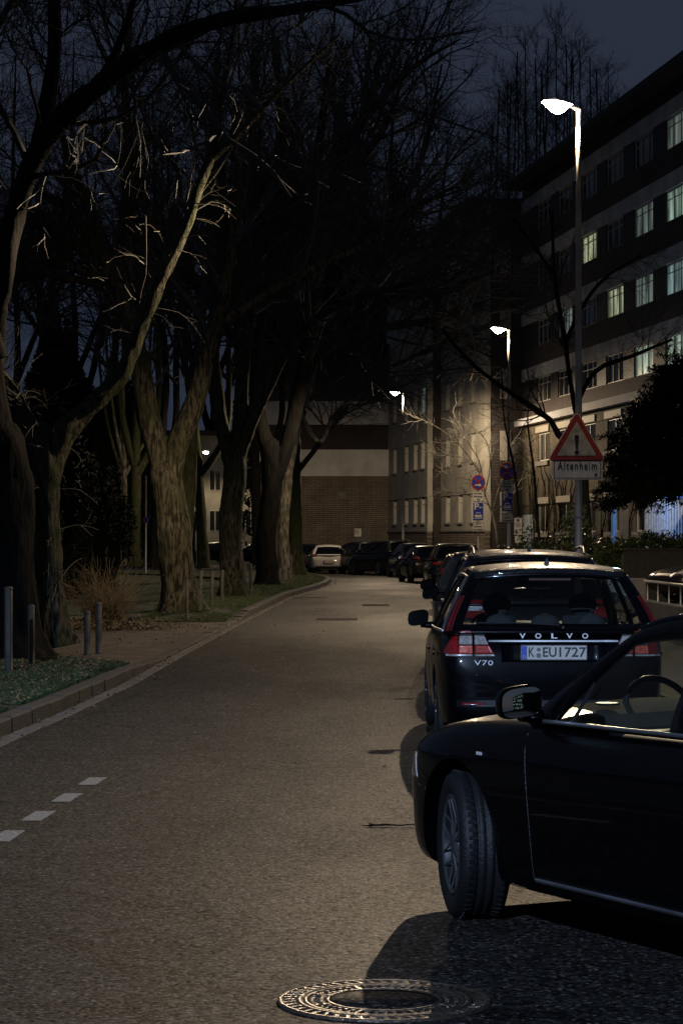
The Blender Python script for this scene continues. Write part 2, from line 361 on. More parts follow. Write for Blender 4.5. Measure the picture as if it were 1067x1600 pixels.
# dashed line
for k, (x, y) in enumerate([(-1.83, 17.85), (-1.89, 16.73), (-1.95, 15.63), (-2.01, 14.58), (-2.07, 13.5), (-2.13, 12.4)]):
    d = MB(); n = 10; V = []
    for i in range(n + 1):
        t = i / n - .5; w = .066 + random.uniform(-.003, .003)
        V += [(-w + .03 * t, t * .54, 0), (w + .03 * t + random.uniform(-.004, .004), t * .54 + random.uniform(-.006, .006), 0)]
    d.add(V, [(2 * i, 2 * i + 1, 2 * i + 3, 2 * i + 2) for i in range(n)])
    o = d.build('road_marking', roadpaint, loc=(x, y, .004)); tag(o, kind='structure')
for (x, y, w, l) in [(-.1, 53, .9, 1.5), (-1.0, 72, 1.2, .6), (.9, 64, .7, 1.8)]:   # patches of newer tar
    pm = MB(); pm.grid(lambda u, v: (w * (u - .5), l * (v - .5), 0), 1, 1, False)
    tag(pm.build('tar_patch', mat('tar', (.024, .022, .019), .9, var=.3, vscale=9, bump=.4, bscale=90, spec=.12), loc=(x, y, .004)), kind='structure')

# manhole cover
def manhole():
    root = empty('manhole_cover', 'round cast iron manhole cover with a stone centre set in the asphalt', 'manhole cover', (.166, 9.40, .003))
    m = MB()
    def ring(r0, r1, z, h, n=72):
        m.lathe([(r1, -.03), (r1, z + h), (r0, z + h), (r0, -.03)], n)
    ring(.398, .412, 0, .008); ring(.325, .337, 0, .008); ring(.300, .314, 0, .007); ring(.215, .226, 0, .008)
    for k in range(48):
        a = 2 * PI * k / 48; r = .368; M = Matrix.Rotation(a + .35, 3, 'Z')
        m.box((r * math.cos(a), r * math.sin(a), .002), (.050, .016, .010), M=M)
    for k in range(8):
        a = 2 * PI * (k + .5) / 8; r = .262
        m.box((r * math.cos(a), r * math.sin(a), .002), (.076, .013, .010), a)
        for j in range(-2, 3):
            for rr in (.243, .280):
                a2 = 2 * PI * k / 8 + j * .13
                m.box((rr * math.cos(a2), rr * math.sin(a2), .002), (.014, .014, .009), a2)
    for k in range(120):
        a = 2 * PI * k / 120; m.box((.319 * math.cos(a), .319 * math.sin(a), .001), (.010, .006, .008), a)
    m.build('cast_ring', iron, root)
    bs = MB(); bs.lathe([(.0001, 0), (.405, 0)], 72); bs.build('pit', mat('pit_dirt', (.012, .011, .01), .9), root)
    cs = MB(); cs.lathe([(.0001, .004), (.21, .004), (.214, -.01)], 64); cs.build('centre', asphalt, root)
manhole()

# ------------------------------------------------------------------ plants: vectorised branch growth
rng = np.random.default_rng(7)
def tubes(P_, R_, n=3):
    P_ = np.asarray(P_, float); N_, k, _ = P_.shape
    T = np.gradient(P_, axis=1); T /= np.linalg.norm(T, axis=2, keepdims=True) + 1e-9
    ref = np.where(np.abs(T[:, :1, 2:3]) < .8, np.array([0, 0, 1.]), np.array([1., 0, 0]))
    U = np.cross(T, np.broadcast_to(ref, T.shape)); U /= np.linalg.norm(U, axis=2, keepdims=True) + 1e-9; W = np.cross(T, U)
    a = 2 * PI * np.arange(n) / n
    V = P_[:, :, None] + R_[:, :, None, None] * (U[:, :, None] * np.cos(a)[None, None, :, None] + W[:, :, None] * np.sin(a)[None, None, :, None])
    idx = np.arange(N_ * k * n).reshape(N_, k, n); A = idx[:, :-1]; B = idx[:, 1:]
    Fq = np.stack([A, np.roll(A, -1, 2), np.roll(B, -1, 2), B], -1).reshape(-1, 4)
    return V.reshape(-1, 3), Fq
def spawn(Pp, Rp, m, len0, ang, k=6, wander=.25, up=0.05, tmin=.2, rr=.55, rmin=.004, lscale=None, droop=0):
    """m children on each parent polyline"""
    N_, kp, _ = Pp.shape; M = N_ * m; par = np.repeat(np.arange(N_), m)
    t = rng.uniform(tmin, .98, M) * (kp - 1); i0 = np.minimum(t.astype(int), kp - 2); f = (t - i0)[:, None]
    s = Pp[par, i0] * (1 - f) + Pp[par, i0 + 1] * f; r0 = Rp[par, i0] * (1 - f[:, 0]) + Rp[par, i0 + 1] * f[:, 0]
    T = Pp[par, i0 + 1] - Pp[par, i0]; T /= np.linalg.norm(T, axis=1, keepdims=True) + 1e-9
    q = rng.normal(size=(M, 3)); q -= (q * T).sum(1, keepdims=True) * T; q /= np.linalg.norm(q, axis=1, keepdims=True)
    an = rng.normal(ang, .22, M)[:, None]; D = T * np.cos(an) + q * np.sin(an)
    L = len0 * rng.uniform(.5, 1.25, M) * (1.15 - .6 * (t / (kp - 1)))
    if lscale is not None: L = L * lscale[par]
    out = np.zeros((M, k, 3)); out[:, 0] = s; st = (L / (k - 1))[:, None]
    for j in range(1, k):
        D = D + rng.normal(0, wander, (M, 3)) * .6; D[:, 2] += up - droop * j / k
        D /= np.linalg.norm(D, axis=1, keepdims=True); out[:, j] = out[:, j - 1] + D * st
    r = np.maximum(np.minimum(r0 * rr, L * .013 + rmin * .5), rmin)[:, None] * np.linspace(1, .35, k)[None]; r = np.maximum(r, rmin * .5)
    return out, r
def resample(pts, rad, step):
    pts = np.asarray(pts, float); rad = np.asarray(rad, float)
    n = len(pts); P4 = np.vstack([2 * pts[0] - pts[1], pts, 2 * pts[-1] - pts[-2]]); out = []; ro = []
    for i in range(n - 1):
        a, b, c, d = P4[i:i + 4]; L = np.linalg.norm(c - b); m = max(2, int(L / step))
        for j in range(m):
            t = j / m; out.append(.5 * ((2 * b) + (-a + c) * t + (2 * a - 5 * b + 4 * c - d) * t * t + (-a + 3 * b - 3 * c + d) * t ** 3)); ro.append(rad[i] * (1 - t) + rad[i + 1] * t)
    out.append(pts[-1]); ro.append(rad[-1]); return np.array(out), np.array(ro)
def bark_tube(pts, rad, n=20, step=.12, rough=.1, flare=False):
    c, r = resample(pts, rad, step); V, Fq = tubes(c[None], r[None], n); C = np.repeat(c, n, 0); rr = np.repeat(r, n)
    for i in range(len(V)):
        d = V[i] - C[i]; a = math.atan2(d[1], d[0]); p = V[i]
        rid = noise.noise(Vector((p[0] * 9, p[1] * 9, p[2] * 1.8))) + .6 * noise.noise(Vector((p[0] * 20, p[1] * 20, p[2] * 4)))
        lump = noise.noise(Vector((p[0] * 1.8, p[1] * 1.8, p[2] * .8)))
        f = 1 + rough * rid + .18 * lump
        if flare: 
            h = max(0, p[2] - .05); f += .55 * math.exp(-h / .28) * (.55 + .45 * math.sin(a * 5 + 1.3 * noise.noise(Vector((p[0], p[1], 3)))))
        V[i] = C[i] + d * f
    return V, Fq
def join(parts):
    Vs = []; Fs = []; n = 0
    for V, Fq in parts: Vs.append(V); Fs.append(Fq + n); n += len(V)
    return np.vstack(Vs), np.vstack(Fs)
def px(lst, d):
    """limb given as (x, y, radius px[, extra depth]) at distance d"""
    pts = [P(q[0], q[1], d + (q[3] if len(q) > 3 else 0)) for q in lst]; return np.array(pts), np.array([q[2] * d / F for q in lst])
def fixed(pts, rad, k=24):
    c, r = resample(pts, rad, .2); i = np.linspace(0, len(c) - 1, k); lo = i.astype(int); hi = np.minimum(lo + 1, len(c) - 1); f = (i - lo)
    return c[lo] * (1 - f[:, None]) + c[hi] * f[:, None], r[lo] * (1 - f) + r[hi] * f
def tree(name, label, limbs, d, bark, twig=None, levels=((7, 3.2), (6, 1.5), (6, .7)), up=.06, group=None, sides=20, lit=None, minr=.004, droop=0, cat='tree', rough=.1):
    """limbs: first is the trunk; the limbs after it carry the crown"""
    (xa, ya, ra), (xb, yb, rb) = limbs[0][-2][:3], limbs[0][-1][:3]; q = math.hypot(xb - xa, yb - ya)
    limbs = [limbs[0] + [(xb + (xb - xa) / q * rb * .7, yb + (yb - ya) / q * rb * .7, rb * .7), (xb + (xb - xa) / q * rb * 1.3, yb + (yb - ya) / q * rb * 1.3, .3)]] + limbs[1:]
    base = px(limbs[0][:1], d)[0][0]; root = empty(name, label, cat, (base[0], base[1], 0), 0, group); off = np.array([base[0], base[1], 0])
    geo = [bark_tube(*px(l, d), n=sides if i == 0 else max(8, sides - 6), flare=(i == 0), step=.10 if sides > 18 else .25, rough=rough) for i, l in enumerate(limbs)]
    V, Fq = join(geo); link('trunk', np_mesh('trunk', V - off, Fq, True), bark, root)
    fl = [fixed(*px(l, d)) for l in (limbs[1:] if len(limbs) > 1 else limbs)]
    A = np.array([f[0] for f in fl]); B = np.array([f[1] for f in fl])
    ln = np.array([np.linalg.norm(np.diff(f[0], axis=0), axis=1).sum() for f in fl]); ls = np.clip(ln / 6, .4, 1.5)
    cr = []
    for i, (m, L) in enumerate(levels):
        A, B = spawn(A, B, m, L, .75, k=7 if i == 0 else 5, wander=.32, up=up, rr=.5 if i == 0 else .6, rmin=minr if i == len(levels) - 1 else minr * (1.6 if i else 2.6), lscale=ls if i == 0 else None, tmin=.3 if i == 0 else .15, droop=droop)
        cr.append(tubes(A, B, 5 if i == 0 else 3))
    V, Fq = join(cr); link('crown', np_mesh('crown', V - off, Fq, False), twig or twigm, root)
    if lit:      # epicormic shoots on the trunk and limbs
        fl = [fixed(*px(l, d)) for l in limbs]; A = np.array([f[0] for f in fl]); B = np.array([f[1] for f in fl])
        S, r = spawn(A, B, lit, .95, 1.2, k=8, wander=.22, up=.02, tmin=.25, rr=.02, rmin=.005, droop=.35); r = np.minimum(r, .008)
        S2, r2 = spawn(S, r, 2, .3, .7, k=5, wander=.3, up=0, rmin=.004)
        V, Fq = join([tubes(S, r, 4), tubes(S2, r2, 3)]); link('side_twigs', np_mesh('side_twigs', V - off, Fq), twigl, root)
    return root
G1 = 'street trees along the verge'
tree('plane_tree', 'rough barked tree with flared roots and a long lit limb leaning over the road', [
    [(86, 1012, 30), (82, 985, 24), (78, 920, 20), (76, 850, 19), (74, 790, 20), (72, 730, 24), (72, 690, 24)],
    [(76, 740, 20), (90, 690, 20), (128, 648, 16), (188, 588, 14), (218, 520, 11), (250, 440, 10), (285, 370, 9), (312, 290, 8), (332, 235, 7), (350, 130, 5.5), (366, 50, 4), (372, -60, 2)],
    [(326, 250, 7), (360, 222, 6), (410, 170, 5), (455, 125, 4), (530, 55, 2)],
    [(68, 730, 20), (50, 690, 19), (30, 640, 17), (10, 600, 12), (-14, 570, 8)]],
    36, bark_a, levels=((8, 1.7), (6, .9), (6, .5)), group=G1, sides=52, lit=24, rough=.26)
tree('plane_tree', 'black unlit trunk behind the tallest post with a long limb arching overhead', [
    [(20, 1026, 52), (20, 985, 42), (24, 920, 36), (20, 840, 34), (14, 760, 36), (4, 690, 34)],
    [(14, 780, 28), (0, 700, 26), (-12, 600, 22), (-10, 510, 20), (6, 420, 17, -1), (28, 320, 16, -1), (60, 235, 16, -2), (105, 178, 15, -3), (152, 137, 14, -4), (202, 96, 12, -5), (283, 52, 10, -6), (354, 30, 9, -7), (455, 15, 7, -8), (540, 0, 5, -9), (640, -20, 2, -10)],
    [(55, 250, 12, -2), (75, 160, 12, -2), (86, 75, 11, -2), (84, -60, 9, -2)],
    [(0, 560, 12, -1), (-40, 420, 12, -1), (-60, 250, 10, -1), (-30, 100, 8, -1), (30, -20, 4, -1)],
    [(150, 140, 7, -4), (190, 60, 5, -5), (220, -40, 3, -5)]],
    34.2, bark_d, levels=((11, 2.4), (8, 1.3), (8, .65)), group=G1, sides=40, rough=.13)  # separate trunk, its blocked light painted in as near-black bark
tree('lime_tree', 'thick brown trunk forking low into two lit limbs beside the leaning steel post', [
    [(284, 956, 34), (281, 915, 28), (275, 870, 26), (268, 820, 26), (262, 765, 27), (256, 735, 24)],
    [(268, 790, 20), (252, 725, 19), (238, 670, 18), (226, 615, 16), (216, 555, 15), (200, 485, 13), (172, 432, 12), (140, 372, 11), (106, 325, 8), (60, 300, 6)],
    [(262, 770, 19), (276, 700, 18), (300, 640, 16), (318, 580, 14), (330, 525, 12.5), (345, 490, 11), (354, 430, 9), (366, 365, 8), (374, 290, 7), (370, 160, 6)],
    [(340, 505, 8), (375, 488, 7.5), (430, 452, 7), (482, 424, 6), (560, 388, 5), (640, 340, 1.2)],
    [(200, 490, 8), (200, 400, 8), (200, 280, 7), (196, 120, 6), (210, 0, 1.2)],
    [(176, 445, 8), (120, 420, 7), (75, 405, 6), (10, 380, 1.2)],
    [(184, 440, 14), (150, 352, 10), (125, 292, 8), (105, 240, 6), (92, 180, 2)],
    [(172, 432, 12), (130, 390, 10), (100, 362, 9), (60, 335, 7), (30, 310, 2)],
    [(168, 438, 9), (112, 416, 8), (75, 405, 7), (36, 388, 2)],
    [(160, 446, 7), (100, 433, 6), (46, 424, 1.5)],
    [(104, 368, 6), (70, 366, 6), (36, 380, 1.5)],
    [(202, 440, 12), (203, 330, 9), (203, 250, 8), (198, 170, 6), (192, 80, 2)],
    [(240, 360, 7), (224, 305, 5), (210, 262, 1.5)]],
    54, bark_b, levels=((12, 3.4), (9, 1.7), (8, .8)), group=G1, sides=36, rough=.08)
tree('mossy_tree', 'green mossy trunk half hidden behind the forked brown trunk', [
    [(285, 948, 18, 0), (284, 900, 15), (290, 820, 13), (294, 760, 13), (297, 700, 12)],
    [(294, 790, 12), (298, 700, 12), (303, 640, 11), (314, 570, 10), (336, 500, 8), (352, 400, 7), (345, 250, 6)],
    [(305, 640, 8), (332, 560, 7), (356, 480, 7), (420, 380, 6), (500, 330, 1.2)]],
    58, bark_m, levels=((12, 3.4), (9, 1.7), (8, .8)), group=G1, sides=28)
tree('lime_tree', 'broad dim trunk standing behind four short steel posts', [
    [(366, 934, 24), (364, 900, 19), (361, 850, 17), (362, 790, 17), (367, 740, 18), (368, 705, 17)],
    [(366, 740, 13), (350, 680, 12), (338, 610, 11), (332, 520, 9), (345, 400, 8), (330, 250, 6), (345, 80, 1.2)],
    [(368, 730, 13), (392, 660, 11), (420, 600, 10), (452, 540, 9), (505, 490, 7), (590, 455, 6), (680, 430, 1.2)],
    [(368, 720, 12), (376, 640, 12), (384, 540, 10), (400, 400, 9), (395, 250, 7), (400, 60, 6)],
    [(386, 500, 7), (440, 400, 7), (520, 300, 6), (600, 200, 5), (640, 80, 1.2)]],
    67, bark_a, levels=((15, 3.8), (10, 1.9), (8, .9)), group=G1, sides=28)
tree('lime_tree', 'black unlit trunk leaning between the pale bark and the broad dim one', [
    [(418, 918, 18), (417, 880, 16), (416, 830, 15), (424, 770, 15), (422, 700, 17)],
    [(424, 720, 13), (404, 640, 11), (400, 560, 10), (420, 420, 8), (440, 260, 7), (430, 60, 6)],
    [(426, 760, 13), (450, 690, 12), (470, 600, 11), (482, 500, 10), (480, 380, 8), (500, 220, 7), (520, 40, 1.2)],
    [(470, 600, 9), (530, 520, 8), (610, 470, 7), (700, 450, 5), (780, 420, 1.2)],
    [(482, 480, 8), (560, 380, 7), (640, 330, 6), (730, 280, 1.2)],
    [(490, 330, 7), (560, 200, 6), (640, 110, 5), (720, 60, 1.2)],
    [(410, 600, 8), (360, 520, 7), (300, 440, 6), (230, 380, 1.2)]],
    83, bark_d, levels=((16, 4.2), (10, 2.1), (8, 1.0)), group=G1, sides=24)  # the bark colour carries the shade this trunk stands in
tree('birch_tree', 'slim pale peeling trunk catching the lamp light beside the wide mossy one', [
    [(446, 908, 12), (444, 870, 9.5), (443, 820, 8.5), (447, 770, 8), (452, 720, 8.5), (460, 680, 8), (474, 640, 7), (485, 590, 6.5), (491, 540, 5.5), (492, 480, 1.2)],
    [(490, 560, 6), (500, 440, 5), (520, 320, 5), (560, 200, 4), (580, 60, 3)],
    [(490, 520, 5), (560, 450, 5), (640, 400, 4), (720, 370, 3)],
    [(470, 650, 5), (500, 690, 3), (530, 640, 3), (600, 600, 2)]],
    92, bark_l, levels=((16, 4.2), (10, 2.2), (8, 1.0)), group=G1, sides=24)
tree('lime_tree', 'wide mossy trunk farthest along the verge, next to the silver hatchback', [
    [(463, 898, 15), (462, 860, 11), (461, 800, 10), (460, 730, 10), (459, 660, 10), (462, 600, 9)],
    [(462, 640, 8), (480, 560, 8), (540, 480, 7), (600, 380, 6), (660, 240, 5), (690, 100, 1.2)],
    [(462, 740, 4.5), (490, 705, 4), (530, 650, 4), (578, 592, 3.5), (640, 560, 3), (720, 520, 2.5)],
    [(480, 560, 7), (570, 520, 6), (670, 500, 5), (760, 470, 1.2)],
    [(463, 600, 8), (455, 480, 7), (470, 330, 6), (450, 160, 1.2)],
    [(540, 480, 6), (640, 420, 5), (740, 360, 4), (790, 310, 3)]],
    104, bark_m, levels=((16, 4.6), (10, 2.4), (8, 1.2)), group=G1, sides=24)
# trees in the park behind
G2 = 'trees farther back in the park'
for k, (x, d, lab, y0, rr, bk, lean) in enumerate([
        (210, 128, 'straight olive trunk standing apart in the dark park', 885, 9, bark_m, 4),
        (197, 132, 'thin pale stem just beside the straight olive trunk', 884, 4, bark_l, -3),
        (238, 124, 'black leaning trunk near the round no stopping sign in the park', 886, 9, bark_d, 18),
        (319, 112, 'small forked tree in front of the pale lit house', 888, 8, bark_m, -14),
        (185, 138, 'slender grey stem at the edge of the dark evergreens', 884, 4, bark_b, 6),
        (402, 140, 'dim trunk glimpsed between the broad and black trunks', 884, 8, bark_d, -3)]):
    tree('park_tree', lab, [
        [(x, y0, rr * 1.2), (x + lean * .3, y0 - 70, rr), (x + lean * .6, y0 - 150, rr * .95)],
        [(x + lean * .6, y0 - 150, rr * .8), (x - 18, y0 - 230, rr * .6), (x - 30, y0 - 350, rr * .5), (x - 20, y0 - 520, .8)],
        [(x + lean * .6, y0 - 140, rr * .8), (x + 36, y0 - 220, rr * .6), (x + 40, y0 - 380, rr * .5), (x + 70, y0 - 560, .8)],
        [(x + lean * .6, y0 - 160, rr * .8), (x + lean * 1.2, y0 - 300, rr * .6), (x + 8, y0 - 480, rr * .5), (x, y0 - 760, .7)]],
        d, bk, levels=((12, 5.5), (8, 2.8), (5, 1.3)), group=G2, sides=12, minr=.007)
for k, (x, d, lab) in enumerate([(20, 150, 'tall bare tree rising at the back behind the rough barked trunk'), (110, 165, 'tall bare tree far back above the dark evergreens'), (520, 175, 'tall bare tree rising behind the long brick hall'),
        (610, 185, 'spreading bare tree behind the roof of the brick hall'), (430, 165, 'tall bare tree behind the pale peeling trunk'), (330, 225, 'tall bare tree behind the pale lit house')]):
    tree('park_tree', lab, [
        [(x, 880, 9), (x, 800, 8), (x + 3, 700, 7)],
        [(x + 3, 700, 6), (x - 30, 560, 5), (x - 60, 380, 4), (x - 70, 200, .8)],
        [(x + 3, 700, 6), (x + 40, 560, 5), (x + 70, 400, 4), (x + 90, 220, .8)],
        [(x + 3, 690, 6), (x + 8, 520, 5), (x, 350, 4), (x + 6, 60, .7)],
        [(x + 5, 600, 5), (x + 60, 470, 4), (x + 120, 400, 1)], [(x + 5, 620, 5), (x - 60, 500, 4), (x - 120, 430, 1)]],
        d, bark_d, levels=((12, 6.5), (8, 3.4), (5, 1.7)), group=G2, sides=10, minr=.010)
# tall thin trees behind the first lamp
for k, (x, d, top) in enumerate([(792, 150, 120), (820, 155, 60), (905, 150, 60), (950, 148, 130), (868, 158, 40)]):
    tree('poplar_tree', ['upright bare poplar poking above the roof beside the big crown', 'upright bare poplar rising above the dark roof line', 'tall upright bare poplar directly behind the nearest street lamp', 'upright bare poplar nearest the eaves of the ivy clad block', 'tallest upright bare poplar, just beyond the glowing lamp head'][k], [
        [(x, 860, 6), (x + 4, 600, 4), (x - 3, 430, 3)],
        [(x, 440, 2.6), (x + 9, 360, 2), (x + 2, 280, 1.5), (x, top, .6)], [(x, 520, 2), (x - 14, 430, 1.7), (x - 27, 350, 1.3), (x - 22, top + 70, 1)], [(x, 480, 2), (x + 16, 420, 1.7), (x + 31, 320, 1.3), (x + 26, top + 50, 1)],
        [(x, 430, 1.8), (x + 17, 260, 1.2), (x + 16, top + 30, 1)], [(x, 430, 1.8), (x - 16, 290, 1.2), (x - 12, top + 20, 1)]],
        d, bark_d, levels=((10, 3.2), (7, 1.7), (5, .9)), group='upright bare trees behind the roofs', sides=8, minr=.008, up=.12)
# bare tree on the right, dark limbs arching across the facade
tree('bare_tree', 'dark bare tree behind the warning sign with arching limbs across the house fronts', [
    [(916, 860, 9), (914, 780, 7), (910, 700, 6)],
    [(912, 740, 5), (896, 705, 5.5), (871, 678, 5), (859, 656, 4.5), (823, 631, 4.5), (798, 614, 4), (757, 585, 3.5), (725, 556, 3), (691, 515, 2.5)],
    [(910, 700, 5), (893, 610, 4), (880, 520, 3.5), (866, 430, 3), (862, 330, 2)],
    [(880, 540, 3.5), (915, 470, 3), (950, 430, 2.5), (1000, 400, 2)],
    [(896, 640, 4), (930, 580, 3.5), (990, 555, 3), (1050, 530, 2)],
    [(866, 430, 3), (830, 380, 2.5), (800, 340, 2)]],
    60, bark_d, levels=((8, 2.0), (6, 1.1), (5, .5)), sides=14)
# small multi-stem tree lit by the second lamp
def small_tree():
    d = 83; limbs = [[(776, 850, 2.48), (773, 822, 2.11), (768, 800, 1.86)],
        [(768, 800, 1.61), (757, 772, 1.36), (752, 745, 1.12), (722, 700, 0.93), (690, 672, 0.68), (648, 650, 0.43)],
        [(760, 780, 1.24), (745, 755, 0.99), (715, 745, 0.74), (680, 735, 0.43)],
        [(757, 770, 1.12), (748, 720, 0.93), (730, 690, 0.74), (705, 640, 0.43)],
        [(768, 800, 1.49), (778, 765, 1.18), (790, 730, 0.93), (800, 690, 0.56)],
        [(757, 772, 1.12), (765, 730, 0.93), (760, 690, 0.74), (730, 660, 0.43)],
        [(770, 800, 1.24), (795, 780, 1.05), (815, 745, 0.74), (828, 700, 0.5)],
        [(765, 790, 0.99), (735, 775, 0.81), (705, 768, 0.62), (680, 770, 0.37)], [(752, 745, 0.87), (735, 720, 0.68), (705, 712, 0.56), (672, 705, 0.37)]]
    return tree('cherry_tree', 'small spreading bare tree with lamp lit twigs behind the parking signs', limbs, d, bark_l, twig=twigl, levels=((9, 1.3), (7, .6)), sides=10, minr=.006)
small_tree()
for k, (x, lab) in enumerate([(818, 'thin leaning sapling rising to the ledge beside the parking signs'), (832, 'tall thin sapling with pale bands standing before the garden door')]):
    tree('sapling', lab, [[(x - 4 + 14 * k, 845, 2.2), (x - 14 + 16 * k, 740, 1.8), (x - 30 + 22 * k, 660, 1.3), (x - 34 + 30 * k, 600, .8)]], 70, bark_a, levels=((12, .8), (3, .35)), sides=8, minr=.004)

# leaf masses
def leaf_mass(name, m, pts, size, parent=None, asp=1.6):
    n = len(pts); a = rng.normal(size=(n, 3)); a /= np.linalg.norm(a, axis=1, keepdims=True); q = rng.normal(size=(n, 3)); b = np.cross(a, q); b /= np.linalg.norm(b, axis=1, keepdims=True)
    s = size * rng.uniform(.6, 1.3, (n, 1)); V = np.stack([pts - a * s * asp, pts + b * s * .6, pts + a * s * asp, pts - b * s * .6], 1)
    return link(name, np_mesh(name, V, np.arange(4 * n).reshape(n, 4)), m, parent)
def blob_pts(n, c, r, lump=.25, shell=.5):
    u = rng.normal(size=(n, 3)); u /= np.linalg.norm(u, axis=1, keepdims=True)
    k = np.array([1 + lump * (noise.noise(Vector(x * 2.2 + c[0])) + .6 * noise.noise(Vector(x * 5.5 + c[1]))) for x in u]); f = rng.uniform(shell, 1, n) ** .5 * k
    return np.array(c) + u * f[:, None] * np.array(r)
# hedge in front of the ivy block
hd = empty('hedge', 'glossy leaved hedge growing over the low dark wall behind the parked cars', 'hedge', (8, 66, 0))
hp = []
for i in range(52):
    x = 6.2 + i * .085; y = 66 + random.uniform(-.5, .5); top = np.interp(x, [6.2, 6.6, 7.1, 7.5, 8.2, 10], [1.45, 1.75, 1.65, 1.72, 1.86, 1.82])
    hp.append(blob_pts(1100, (x, y, top * .55), (.45, .7, top * .45), .3))
hp = np.vstack(hp) - np.array([8, 66, 0]); hp[:, 2] = np.clip(hp[:, 2], .05, 9)
leaf_mass('leaves', hedgeleaf, hp, .032, hd)
stp = np.array([[(6.3 + i * .2 - 8, 0, 0), (6.3 + i * .2 - 8 + .05, .05, .7), (6.3 + i * .2 - 8.05, 0, 1.4)] for i in range(20)], float)
V, Fq = tubes(stp, np.full((20, 3), .02), 6); link('stem', np_mesh('stem', V, Fq), bark_d, hd)
sh = empty('shrub', 'loose shrub with a taller sprig against the foot of the sign pole', 'shrub', (4.35, 46, 0))
leaf_mass('leaves', hedgeleaf, np.vstack([blob_pts(2600, (0, 0, .9), (.75, .5, .85), .5), blob_pts(900, (.1, 0, 1.9), (.25, .2, .6), .6)]), .028, sh)
V, Fq = tubes(np.array([[(0, 0, 0), (.05, 0, .8), (.1, 0, 2.2)], [(0, 0, 0), (-.3, 0, .6), (-.5, .1, 1.3)]], float), np.full((2, 3), .015), 6); link('stem', np_mesh('stem', V, Fq), bark_d, sh)
sh = empty('shrub', 'low dark shrub under the saplings by the garden door', 'shrub', (5.2, 66, 0))
leaf_mass('leaves', hedgeleaf, blob_pts(4200, (0, 0, .9), (1.1, .6, .95), .5), .035, sh)
V, Fq = tubes(np.array([[(0, 0, 0), (.1, 0, .8), (.2, 0, 1.6)], [(0, 0, 0), (-.4, 0, .6), (-.6, .1, 1.3)]], float), np.full((2, 3), .015), 6); link('stem', np_mesh('stem', V, Fq), bark_d, sh)
# conifer on the right
def conifer():
    x0, y0 = 9.75, 68; root = empty('conifer', 'black drooping conifer overhanging the blue lit entrance', 'conifer', (x0, y0, 0))
    t = MB(); t.tube([(0, 0, 0), (.05, 0, 3), (0, 0, 6.9)], [.22, .16, .05], 12); t.build('trunk', bark_d, root)
    A = []; B = []
    for i in range(105):
        z = rng.uniform(3.0, 6.5); a = rng.uniform(0, 2 * PI); L = (2.6 if z < 4.3 else 2.6 - (z - 4.3) * .75) * rng.uniform(.75, 1.1)
        A.append([(0, 0, z), (L * .35 * math.cos(a), L * .35 * math.sin(a), z + .12), (L * .7 * math.cos(a), L * .7 * math.sin(a), z), (L * math.cos(a), L * math.sin(a), z - .35)]); B.append([.04, .03, .02, .008])
    A = np.array(A); B = np.array(B); S, r = spawn(A, B, 26, .65, .8, k=5, wander=.15, up=-.12, tmin=.12, rmin=.006)
    V, Fq = join([tubes(A, B, 5), tubes(S, r, 3)]); link('branches', np_mesh('branches', V, Fq), bark_d, root)
    pts = S.reshape(-1, 3); pts = np.repeat(pts, 9, 0) + rng.normal(0, .055, (len(pts) * 9, 3)) * .8
    leaf_mass('needles', needle, pts, .03, root, 3.2)
conifer()
# evergreens in the park
for k, (x, y, d, rx, ry, rz) in enumerate([(150, 820, 74, 1.05, 1.4, 1.9), (105, 790, 66, .7, 1, 2.3), (20, 800, 60, 1.2, 1.2, 2.6), (180, 700, 150, 3.5, 4, 4.8), (90, 640, 155, 3.5, 3, 6.5), (450, 480, 168, 3.5, 3, 13), (540, 420, 172, 4, 3, 13), (620, 500, 178, 3.6, 3, 11), (510, 560, 160, 2.6, 3, 9)]):
    c = P(x, y, d); lab = ['rounded dark yew behind the dry shrub', 'narrow dark yew between the rough trunk and the rounded yew', 'dark yew mass behind the rough barked trunk', 'tall dark evergreen above the slatted roof', 'tall dark evergreen at the back of the park', 'huge dark fir behind the pale peeling trunk', 'huge dark fir behind the long brick hall', 'tall dark fir behind the end of the brick hall', 'dark fir seen between the street trees'][k]
    root = empty('evergreen', lab, 'evergreen', (c[0], d, 0), 0, 'dark evergreens behind the street trees'); h = c[2] + rz * .95
    zc = h / 2; pts = blob_pts(16000 if k < 3 else 24000, (0, 0, zc), (rx, ry, zc), .35, .25)
    if k > 2: tz = np.clip(pts[:, 2] / h, 0, 1); pts[:, 0] *= 1.35 - 1.0 * tz; pts[:, 1] *= 1.35 - 1.0 * tz
    pts[:, 2] = np.abs(pts[:, 2]); leaf_mass('foliage', needle, pts, .05 if k < 3 else .13, root, 2)
    t = MB(); t.tube([(0, 0, 0), (0, 0, h * .9)], [.2, .04], 10); t.build('trunk', bark_d, root)
